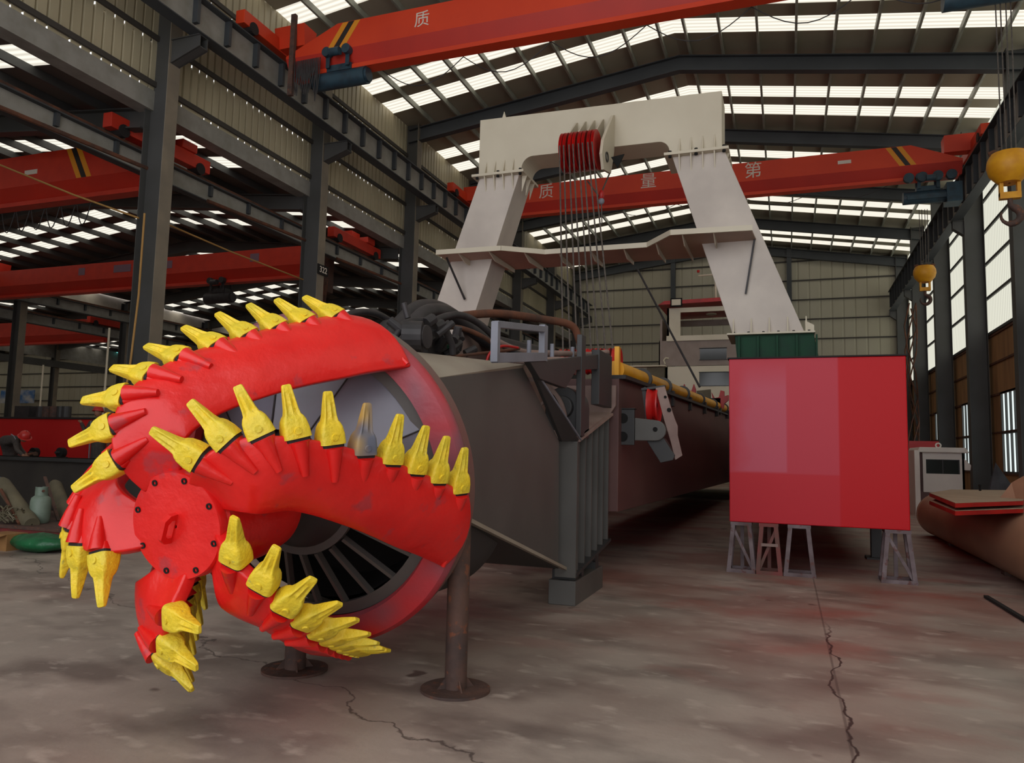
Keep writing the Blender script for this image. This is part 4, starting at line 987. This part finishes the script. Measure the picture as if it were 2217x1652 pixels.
# ------------------------------------------------------------------ left side: work platform, cylinders, workers
hull = thing('barge_section', 'long dark unpainted barge section lying behind the gas cylinders', 'barge', (-18,12.2,.2))
MB().box(-32,-10.6,11.6,12.25,.18,1.27).build('hull', mat('dark_primer', rgb(58,54,50), rgb(48,44,42), rough=.7, scale=1.5), hull, bevel=.02)
MB().box(-32,-10.55,11.5,12.3,1.20,1.27).build('deck_rim', GREYD, hull)
b = MB()
for x in range(-31,-11,3): b.box(x-.15,x+.15,11.7,12.2,0,.18)
b.build('support_block', RUST, hull)
rh = thing('red_hull_panel', 'long glossy red hull side standing behind the two workers', 'hull', (-20,16,.4))
zt = at(100,907,15.2).z
MB().box(-36,-12.2,15.2,15.5,.4,zt).build('side_plating', PANELPINK, rh, bevel=.01)
MB().box(-36,-12.1,15.15,15.55,zt,zt+.05).build('top_rail', GAP, rh)
b = MB()
for x in range(-34,-12,4): b.box(x-.2,x+.2,15.2,15.5,0,.4)
b.build('keel_block', RUST, rh)
for k, (px, cc) in enumerate(((60,BLACKR),(88,BLACKR),(102,RUST),(118,RUST),(133,GREYD),(144,GREYD))):
    c = at(px, 893, 16.4)
    lab = ['wide dark crate standing left end of the drum row above the red hull','black drum beside the dark crate above the red hull','rust brown drum, nearer the crate of two, above the red hull','second rust brown drum farther from the crate above the red hull','grey drum next to the rust brown drums above the red hull','grey drum at the right end of the row above the red hull'][k]
    d = thing('storage_crate' if k == 0 else 'steel_drum', lab, 'crate' if k == 0 else 'drum', (c.x,c.y,0), None if k == 0 else 'drums above the red hull')
    w_ = .30 if k == 0 else .13
    zt2 = at(px,880,16.4).z
    if k == 0: MB().box(c.x-w_,c.x+w_,c.y-.2,c.y+.2,zt-.1,zt2).build('body', cc, d)
    else: MB().cyl((c.x,c.y,zt-.1),(c.x,c.y,zt2),w_,n=16).build('body', cc, d)
    MB().box(c.x-w_,c.x+w_,c.y-.2,c.y+.2,0,zt-.1).build('stand', GREYD, d)
bn = tag(MB().box(at(4,850,48).x, at(76,850,48).x, 47.9, 48.0, at(40,873,48).z, at(40,845,48).z).build('wall_banner', BANNER), 'blue printed banner on the far end wall of the left aisle', 'banner')
# rusty work platform on the floor
pf = thing('work_platform', 'low rusty steel platform on the floor carrying gas cylinders', 'platform', (-11.5,9.4,0))
MB().box(-14.5,-9.95,8.75,10.9,.20,.25).build('top_plate', RUST, pf); MB().box(-14.5,-9.97,8.77,10.88,.0,.20).build('frame', mat('red_oxide_frame', rgb(122,44,42), rgb(96,50,46), rough=.7, scale=4), pf)
MB().cyl((-10.9,9.1,.25),(-10.9,9.1,.27),.22,n=24).build('loose_disc', RUST, pf)
gb = thing('gas_bottle', 'squat pale green gas bottle with a collar on the rusty platform', 'gas bottle', (-11.75,9.25,.25))
c = V(-11.75,9.25,.25)
MB().lathe([(.01,0),(.13,0),(.15,.03),(.155,.10),(.155,.36),(.14,.42),(.09,.46),(.01,.465)], c, (V(1,0,0),V(0,1,0),V(0,0,1)), 28).build('body', BOTTLE, gb, smooth=40)
MB().lathe([(.095,.45),(.095,.60),(.085,.60),(.085,.45)], c, (V(1,0,0),V(0,1,0),V(0,0,1)), 24, -2.6, 2.4).build('collar', BOTTLE, gb, smooth=40)
MB().cyl(c+V(0,0,.46), c+V(0,0,.54), .02).cyl(c+V(0,0,.52), c+V(.12,-.06,.54), .02, n=8).build('valve', RUSTD, gb)
def cylinder(a, b_, r, label, capm):
    t = thing('gas_cylinder', label, 'gas cylinder', tuple(a), 'leaning gas cylinders'); a = Vector(a); b_ = Vector(b_); d = (b_-a).normalized()
    L = (b_-a).length; q = d.cross(V(0,1,0)).normalized(); w_ = d.cross(q)
    MB().lathe([(.01,0),(r*.9,0),(r,.04),(r,L-.2),(r*.8,L-.09),(r*.35,L-.02),(.01,L)], a, (q,w_,d), 24).build('body', TUBEW, t, smooth=40)
    MB().cyl(b_-d*.02, b_+d*.10, r*.32, n=12).build('valve_cap', capm, t, smooth=40)
    return t
zz = .26
p0 = at(68,1150,8.95); p1 = at(0,1040,9.6)
cylinder((p0.x,p0.y,zz), p1, .125, 'leaning gas cylinder with a blue top at the left picture edge', mat('blue_cap', rgb(60,110,150)))
p0 = at(147,1124,9.9); p1 = at(117,1046,10.9)
cylinder((p0.x,p0.y,zz), p1, .125, 'shorter leaning gas cylinder right of the pale green bottle', RUSTD)
p0 = at(40,1150,8.9); p1 = at(2,1060,9.2)
tag(MB().tube([(p0.x,p0.y,.27), p1], .025, 8).build('steel_bar', RUSTD), 'thin rusty bar leaning beside the left gas cylinder', 'bar')
p0 = at(127,1128,9.6); p1 = at(97,1033,10.2)
tag(MB().beam((p0.x,p0.y,.26), p1, .05, .03).build('steel_angle', RUST), 'rusty angle bar leaning between the bottle and the right cylinder', 'bar')
b = MB(); cc = at(25,1140,9.0)
for k in range(9):
    a0 = random.uniform(0,6); P = [V(cc.x+.02*i*math.cos(a0+k)+.22*math.sin(a0+i*.6), cc.y+.15*math.cos(a0+i*.7), .27+.26*abs(math.sin(i*.5+k))*(1 if k%2 else .6)) for i in range(12)]
    b.tube(P, .012, 5)
tag(b.build('tangled_hose', TUBEW), 'tangle of pale hoses heaped on the rusty platform', 'hose')
bg2 = MB(); c = at(84,1200,8.15); c.z = .13
bg2.ball((c.x,c.y,.13), .50,.26,.135, 28); o = bg2.build('tarpaulin_bundle', BAG, smooth=True)
dm = o.modifiers.new('folds', 'DISPLACE'); tx = bpy.data.textures.new('folds', 'CLOUDS'); tx.noise_scale = .18; dm.texture = tx; dm.strength = .06
tag(o, 'dark green tarpaulin bundle on the floor before the rusty platform', 'tarpaulin')
c = at(128,1190,8.35); o = MB().ball((c.x,c.y,.09),.12,.12,.09,16).build('white_sack', LIGHTG, smooth=True); tag(o, 'small whitish sack beside the green tarpaulin', 'sack')
c = at(12,1198,8.1)
cb = thing('cardboard_box', 'brown cardboard box on the floor at the left picture edge', 'box', (c.x,c.y,0))
MB().box(c.x-.22,c.x+.22,c.y-.16,c.y+.16,0,.24).build('carton', CARD, cb); MB().prism([(c.x-.22,c.y-.16,.24),(c.x+.22,c.y-.16,.24),(c.x+.2,c.y-.3,.20),(c.x-.2,c.y-.3,.20)], (0,0,.004)).build('flap', CARD, cb)
# workers
def skin_body(name, nodes, edges, m_, parent, root=0):
    me = bpy.data.meshes.new(name); W0 = wloc(parent)
    me.from_pydata([tuple(Vector(p)-W0) for p, r in nodes], edges, []); me.materials.append(m_)
    o = bpy.data.objects.new(name, me); COL.objects.link(o); o.parent = parent
    sk = o.modifiers.new('skin', 'SKIN'); 
    for i, (p, r) in enumerate(nodes):
        me.skin_vertices[0].data[i].radius = (r, r); me.skin_vertices[0].data[i].use_root = (i == root)
    ss = o.modifiers.new('sub', 'SUBSURF'); ss.levels = 1; ss.render_levels = 2
    return o
def hand(c, d, parent):
    b = MB(); d = Vector(d).normalized(); s_ = d.cross(V(0,0,1)).normalized()
    b.ball(c, .04,.03,.035, 10)
    for k, L in enumerate((.062,.072,.068,.055)):
        q = Vector(c)+s_*(.027-.018*k)+d*.03; b.tube([q, q+d*L*.6+V(0,0,-.008), q+d*L+V(0,0,-.032)], [.010,.009,.007], 6)
    q = Vector(c)-s_*.035; b.tube([q, q-s_*.02+d*.03, q-s_*.012+d*.055+V(0,0,-.015)], [.012,.010,.008], 6)
    return b.build('hand', SKIN, parent, smooth=True)
def head(c, face, parent, helmet=HELM):
    f = Vector(face).normalized(); b = MB(); b.ball(c, .078,.088,.112, 16)
    h_ = b.build('head', SKIN, parent, smooth=True)
    s_ = f.cross(V(0,0,1)).normalized(); up = s_.cross(f)
    n = MB().ball(Vector(c)+f*.09, .014,.014,.02, 8); n.ball(Vector(c)+s_*.082,.012,.02,.03,8).ball(Vector(c)-s_*.082,.012,.02,.03,8); n.build('nose_and_ears', SKIN, h_, smooth=True)
    e = MB().ball(Vector(c)+f*.078+s_*.03+up*.02,.010,.010,.008,8).ball(Vector(c)+f*.078-s_*.03+up*.02,.010,.010,.008,8); e.build('eyes', BLACK, h_)
    m_ = MB().lathe([(.125,.0),(.122,.03),(.105,.085),(.065,.125),(.01,.14)], Vector(c)+up*.035, (f,s_,up), 24)
    m_.lathe([(.155,-.004),(.12,.006),(.12,.012)], Vector(c)+up*.035+f*.02, (f,s_,up), 24); m_.build('hard_hat', helmet, h_, smooth=40)
    return h_
Yw = 12.75; g = at
w1 = thing('person', 'worker in grey brown clothes and red hard hat bent over at left edge', 'person', (g(10,985,Yw).x, Yw+.3, .0))
hip = g(-6,972,Yw); hip.y = Yw+.25
nodes = [(hip,.16),(g(12,955,Yw),.15),(g(30,950,Yw),.14),(g(42,950,Yw),.07),
 (g(34,956,Yw-.15),.07),(g(37,975,Yw-.25),.055),(g(50,986,Yw-.35),.04),
 (g(34,954,Yw+.15),.07),(g(44,972,Yw+.1),.055),(g(56,984,Yw-.1),.04),
 (V(hip.x+.35,Yw+.1,.95),.11),(V(hip.x+.05,Yw+.2,.5),.085),(V(hip.x+.0,Yw+.1,.08),.06),
 (V(hip.x+.3,Yw+.45,.95),.11),(V(hip.x-.05,Yw+.5,.5),.085),(V(hip.x-.1,Yw+.45,.08),.06)]
skin_body('body', nodes, [(0,1),(1,2),(2,3),(2,4),(4,5),(5,6),(2,7),(7,8),(8,9),(0,10),(10,11),(11,12),(0,13),(13,14),(14,15)], CLOTH, w1)
head(g(52,947,Yw-.05), (.75,-.2,-.55), w1); hand(nodes[6][0], (.9,-.1,-.3), w1); hand(nodes[9][0], (.9,-.1,-.3), w1)
st = MB().tube([g(24,940,Yw-.2), g(30,944,Yw-.22), g(34,951,Yw-.2)], .012, 6); st.build('reflective_stripe', LIGHTG, w1)
for px, nm in ((78,'left of the two, by the bent worker'),(136,'right of the two, nearer the standing worker')):
    c = at(px,980,13.4); t = thing('round_plate', 'black round end plate against the red hull, '+nm, 'plate', (c.x,c.y,1.27), 'round plates on the barge')
    MB().cyl((c.x,13.3,c.z),(c.x,13.42,c.z),.12,n=24).build('disc', BLACK, t, smooth=30); MB().cyl((c.x,13.2,c.z),(c.x,13.32,c.z),.03,n=10).box(c.x-.05,c.x+.05,13.2,13.5,.0,c.z-.1).build('stub', BLACKR, t)
gr = thing('angle_grinder', 'small grinder held by the bent worker on the dark barge', 'tool', tuple(g(62,984,12.5)))
c = g(62,984,12.5); MB().cyl(c, c+V(.22,0,.04), .032, n=12).cyl(c+V(.22,0,-.02), c+V(.22,0,.05), .05, n=16).build('tool_body', RUSTD, gr, smooth=35)
Yp = 13.9
w2 = thing('person', 'worker with red hard hat seen from behind beside the cutter teeth', 'person', (g(208,985,Yp).x, Yp, 0))
hip = V(g(212,985,Yp).x, Yp, .95)
sh = g(212,910,Yp); tall = sh.z
nodes = [(hip,.17),(V(hip.x,Yp,(hip.z+tall)/2),.17),(V(sh.x,Yp,tall-.05),.16),(V(sh.x,Yp,tall+.05),.07),
 (V(sh.x-.21,Yp,tall-.06),.075),(V(sh.x-.30,Yp-.05,tall-.32),.06),(V(sh.x-.42,Yp-.12,tall-.05),.042),
 (V(sh.x+.21,Yp,tall-.06),.075),(V(sh.x+.27,Yp,tall-.35),.06),(V(sh.x+.22,Yp+.15,tall-.55),.042),
 (V(hip.x-.11,Yp,.55),.10),(V(hip.x-.12,Yp,.05),.07),(V(hip.x+.11,Yp,.55),.10),(V(hip.x+.12,Yp,.05),.07)]
skin_body('body', nodes, [(0,1),(1,2),(2,3),(2,4),(4,5),(5,6),(2,7),(7,8),(8,9),(0,10),(10,11),(0,12),(12,13)], CLOTH, w2)
head(V(sh.x-.02,Yp,tall+.19), (-.2,.95,-.1), w2); hand(nodes[6][0], (-.6,0,.7), w2); hand(nodes[9][0], (-.1,.4,-.9), w2)
MB().beam((sh.x-.02,Yp-.18,tall-.02),(sh.x+.02,Yp-.19,hip.z+.1),.02,.02).beam((sh.x-.2,Yp-.15,tall-.35),(sh.x+.2,Yp-.15,tall-.35),.02,.03).build('strap', LIGHTG, w2)

# small lines on the columns
tag(MB().tube([atx(313,462,-12.98), atx(300,640,-12.98), atx(283,780,-12.98), atx(270,860,-12.98), (-12.98, atx(268,870,-12.98).y-.05, 0.0)], .022, 8).build('conduit', PIPEY if False else mat('ochre_hose', rgb(168,128,70), rough=.7), smooth=True), 'ochre hose running down the nearest left steel column', 'hose')
tag(MB().tube([at(-5,355,11.9), at(160,422,12.1), at(300,472,12.3)], .022, 8).build('guide_rope', _m['ochre_hose'], smooth=True), 'ochre rope strung across the front of the red aisle crane', 'rope')
tag(MB().tube([(-13.6,12.66,atx(385,492,-13.6).z), atx(500,545,-13.6), (-13.6,18.64,atx(655,605,-13.6).z)], .022, 8).build('guide_rope', _m['ochre_hose'], smooth=True), 'ochre rope strung between the first and second left columns', 'rope')
for y in (12.3, 18.3, 24.3):
    tag(MB().tube([(-14.1,y-3.2,7.95),(-13.6,y+.35,7.85)], .05, 8).build('brace_pipe', RUSTD, smooth=True), 'rusty brace pipe under the low aisle runway, %s' % {12.3:'at the nearest left column',18.3:'at the second left column',24.3:'at the third left column'}[y], 'pipe')
sg = thing('column_sign', 'small black number sign strapped to the second left column', 'sign', (-12.95,18.65,6.1))
MB().box(-12.97,-12.94,18.42,18.95,atx(705,598,-12.95).z,atx(705,577,-12.95).z).build('sign_board', BLACK, sg)
text_mesh('lettering', '322', .26, ORLETTER, sg, (-12.935,18.69,atx(705,588,-12.95).z), (0,1,0), (0,0,1))
c = at(258,760,48.4); es = tag(MB().box(c.x-.3,c.x+.3,48.4,48.55,c.z-.14,c.z+.14).build('exit_sign', emit('exit_sign_glow', (.2,.75,.7,1), 1.2)), 'tiny lit green sign far down the left aisle', 'sign')
for k, (px, py0, py1, X_) in enumerate(((225,710,880,-22),(82,790,870,-30))):
    a_ = atx(px+12,py0,X_); b_ = atx(px-8,py1,X_)
    tag(MB().tube([a_, (a_.x,a_.y,0.01)], .035, 8).build('downpipe', CREAM, smooth=True), ['pale downpipe standing left of the nearest column','thin pale downpipe beside the blue banner'][k], 'pipe')

# ------------------------------------------------------------------ right side
bp = thing('dredge_pipe', 'big beige steel pipe lying on the floor right of the red pontoon', 'pipe', (3.18,15,0))
MB().lathe([(.43,0),(.46,0),(.46,11.5),(.43,11.5)], V(3.18,7.6,.46), (V(1,0,0),V(0,0,1),V(0,1,0)), 56, closed=True).build('pipe_wall', PIPEB, bp, smooth=30)
MB().cyl((3.18,19.0,.46),(3.18,19.1,.46),.47,n=40).build('end_cap', PIPEB, bp, smooth=30)
b = MB()
for y in (9,13,17): b.box(2.95,3.05,y-.1,y+.1,0,.06).box(3.3,3.4,y-.1,y+.1,0,.06)
b.build('chock', RUST, bp)
# branch and flange beside it
br2 = thing('pipe_elbow', 'beige pipe branch with a flat faceted end at the right picture edge', 'pipe', (4.4,14.2,0))
MB().lathe([(.34,0),(.38,0),(.38,1.5),(.34,1.5)], V(3.85,13.8,.55), (V(0,0,1),V(0,1,0),V(1,0,0)), 8, closed=True).build('branch', PIPEB, br2)
q = [at(2150,1098,13.4), at(2217,1150,13.0), at(2217,1030,13.2), at(2190,1045,13.4)]
MB().prism(q, (.25,.6,0)).build('flat_end', PIPEB, br2)
q = [at(2190,1098,13.0), at(2240,1098,12.8), at(2240,1155,12.8), at(2200,1150,13.0)]
MB().prism(q, (.2,.4,0)).build('flange', PINKISH, br2)
def atz(x, y, z):
    d = fwd*CAM_F+cam_r*(x-1108.5)-cam_u*(y-826); return V(0,0,CAM_H)+d*((z-CAM_H)/d.z)
sl = thing('deck_panel_stack', 'two stacked flat panels with red edges behind the beige pipe', 'panel', (3.3,14.5,.94))
for z, off in ((1.10,0),(1.0,17)):
    P = [(2012,1067+off),(2068,1089+off),(2215,1084+off),(2225,1066+off*.8),(2150,1056+off*.7),(2060,1060+off*.8)]
    P = [atz(x,y,z) for x, y in P]
    P = [V(p.x, min(p.y, 17.5), z) for p in P]
    p_ = MB().prism([p-V(0,0,.06) for p in P], (0,0,.055)).build('panel', SHEAVE, sl)
    MB().prism([p-V(0,0,.004) for p in P], (0,0,.006)).build('panel_top', PLATEB, p_)
cn = sum(P, V(0,0,0))/len(P)
for dx, dy in ((1.0,-.6),(1.1,1.0)): MB().box(cn.x+dx-.1,cn.x+dx+.1,cn.y+dy-.1,cn.y+dy+.1,0,.94).build('prop', RUST, sl)
c = atz(2122,1063,1.10); tag(MB().cyl(c, c+V(0,0,.09), .02).ball(c+V(0,0,.1),.03,n=8).build('valve_stub', BLACK), 'tiny black fitting standing on the upper flat panel', 'fitting')
cab = thing('boat_cabin', 'small white boat cabin with a dark window right of the red pontoon', 'cabin', (4.2,27.5,0))
Yc_ = 26.5
def cx_(px): return at(px,1010,Yc_).x
def cz_(py): return at(2040,py,Yc_).z
x0, x1, wx0, wx1 = cx_(1998), cx_(2088), cx_(2005), cx_(2078)
wz0, wz1 = cz_(1026), cz_(995)
b = MB().box(x0,wx0,Yc_,Yc_+.06,.7,cz_(980)).box(wx1,x1,Yc_,Yc_+.06,.7,cz_(980)).box(wx0,wx1,Yc_,Yc_+.06,.7,wz0).box(wx0,wx1,Yc_,Yc_+.06,wz1,cz_(980))
b.box(x1-.06,x1,Yc_,Yc_+1.6,.7,cz_(980)).box(x0,x1,Yc_+1.55,Yc_+1.6,.7,cz_(980)); b.build('cabin_wall', CREAMW, cab)
w_ = MB().box(wx0,wx1,Yc_+.03,Yc_+.04,wz0,wz1).build('window_pane', DGLASS, cab)
MB().box((wx0+wx1)/2-.012,(wx0+wx1)/2+.012,Yc_+.0,Yc_+.05,wz0,wz1).box(wx1-.03,wx1,Yc_-.01,Yc_+.05,wz0,wz1).box(wx0,wx1,Yc_-.01,Yc_+.05,wz1-.02,wz1).build('window_frame', GREYD, w_)
MB().prism([(cx_(1985),Yc_-.15,cz_(980)),(cx_(2098),Yc_-.15,cz_(980)),(cx_(2090),Yc_-.15,cz_(969)),(cx_(1990),Yc_-.15,cz_(969))], (0,2,0)).build('roof', CREAMW, cab, bevel=.02)
MB().prism([(x1-.02,Yc_,cz_(990)),(x1+.18,Yc_,cz_(1006)),(x1+.16,Yc_,cz_(1017)),(x1-.02,Yc_,cz_(1017))], (0,.5,0)).build('side_visor', CREAMW, cab, bevel=.01)
MB().lathe([(.05,-.02),(.09,-.02),(.09,.02),(.05,.02)], V(cx_(2038),Yc_+.4,cz_(964)), (V(1,0,0),V(0,0,1),V(0,1,0)), 16, closed=True).build('lifting_ring', CREAMW, cab)
MB().box(cx_(1977),cx_(1988),Yc_-.3,Yc_+1.6,.0,cz_(976)).build('door_post', CREAMW, cab)
MB().box(cx_(1988),cx_(1999),Yc_+.1,Yc_+.14,.6,cz_(978)).build('door_opening', PRIMER, cab)
MB().box(cx_(1988),x1,Yc_,Yc_+1.6,0.,.7).build('cabin_base', PRIMER, cab)
rb = tag(MB().box(at(1968,960,30).x,at(2033,960,30).x,30,32,0,at(2000,955,30).z).build('red_tank', PANELPINK), 'dark red tank side showing behind the white boat cabin', 'tank')
c = at(2175,1062,21.0)
q = MB(); n = 12
top_ = V(at(2160,1000,21).x, 21.2, at(2160,1001,21).z)
ring = [V(c.x+.15+.62*math.cos(2*PI*k/n), 21.2+.5*math.sin(2*PI*k/n)*(1-.2*(k%2)), 0) for k in range(n)]
mid = [top_.lerp(r_, .45)+V(.05*(-1)**k,.03,0) for k, r_ in enumerate(ring)]
q.add([top_]+mid+ring, [(0,1+k,1+(k+1)%n) for k in range(n)]+[(1+k,1+n+k,1+n+(k+1)%n,1+(k+1)%n) for k in range(n)])
tag(q.build('draped_tarpaulin', mat('dark_grey_canvas', rgb(74,76,80), rgb(56,56,60), rough=.9)), 'dark grey tarpaulin draped to a point near the right wall', 'tarpaulin')
tag(MB().beam((2.23,10.63,.02),(2.29,8.9,.02),.05,.03).build('steel_strip', BLACK), 'black steel strip lying on the floor at the right', 'strip')
# cable bundle and hoses near the far right columns
b = MB()
for k in range(4):
    P = [V(6.0-.1*k, 42-.5*k, 9.4-1.17*i)+V(.25*math.sin(i*1.3+k),.3*math.cos(i*1.1+k*2),0) for i in range(9)]; b.tube(P, .035, 5)
tag(b.build('hanging_cable', RUSTD), 'tangled cables hanging beside the farthest right wall column', 'cable')
tag(MB().tube([lerp_list([(-3.9,4.2,.01),(-3.95,4.18,.012)],k/3) for k in range(4)], .01, 5).build('weld_scrap', LIGHTG), 'tiny bright scrap on the floor by the short pipe prop', 'scrap')
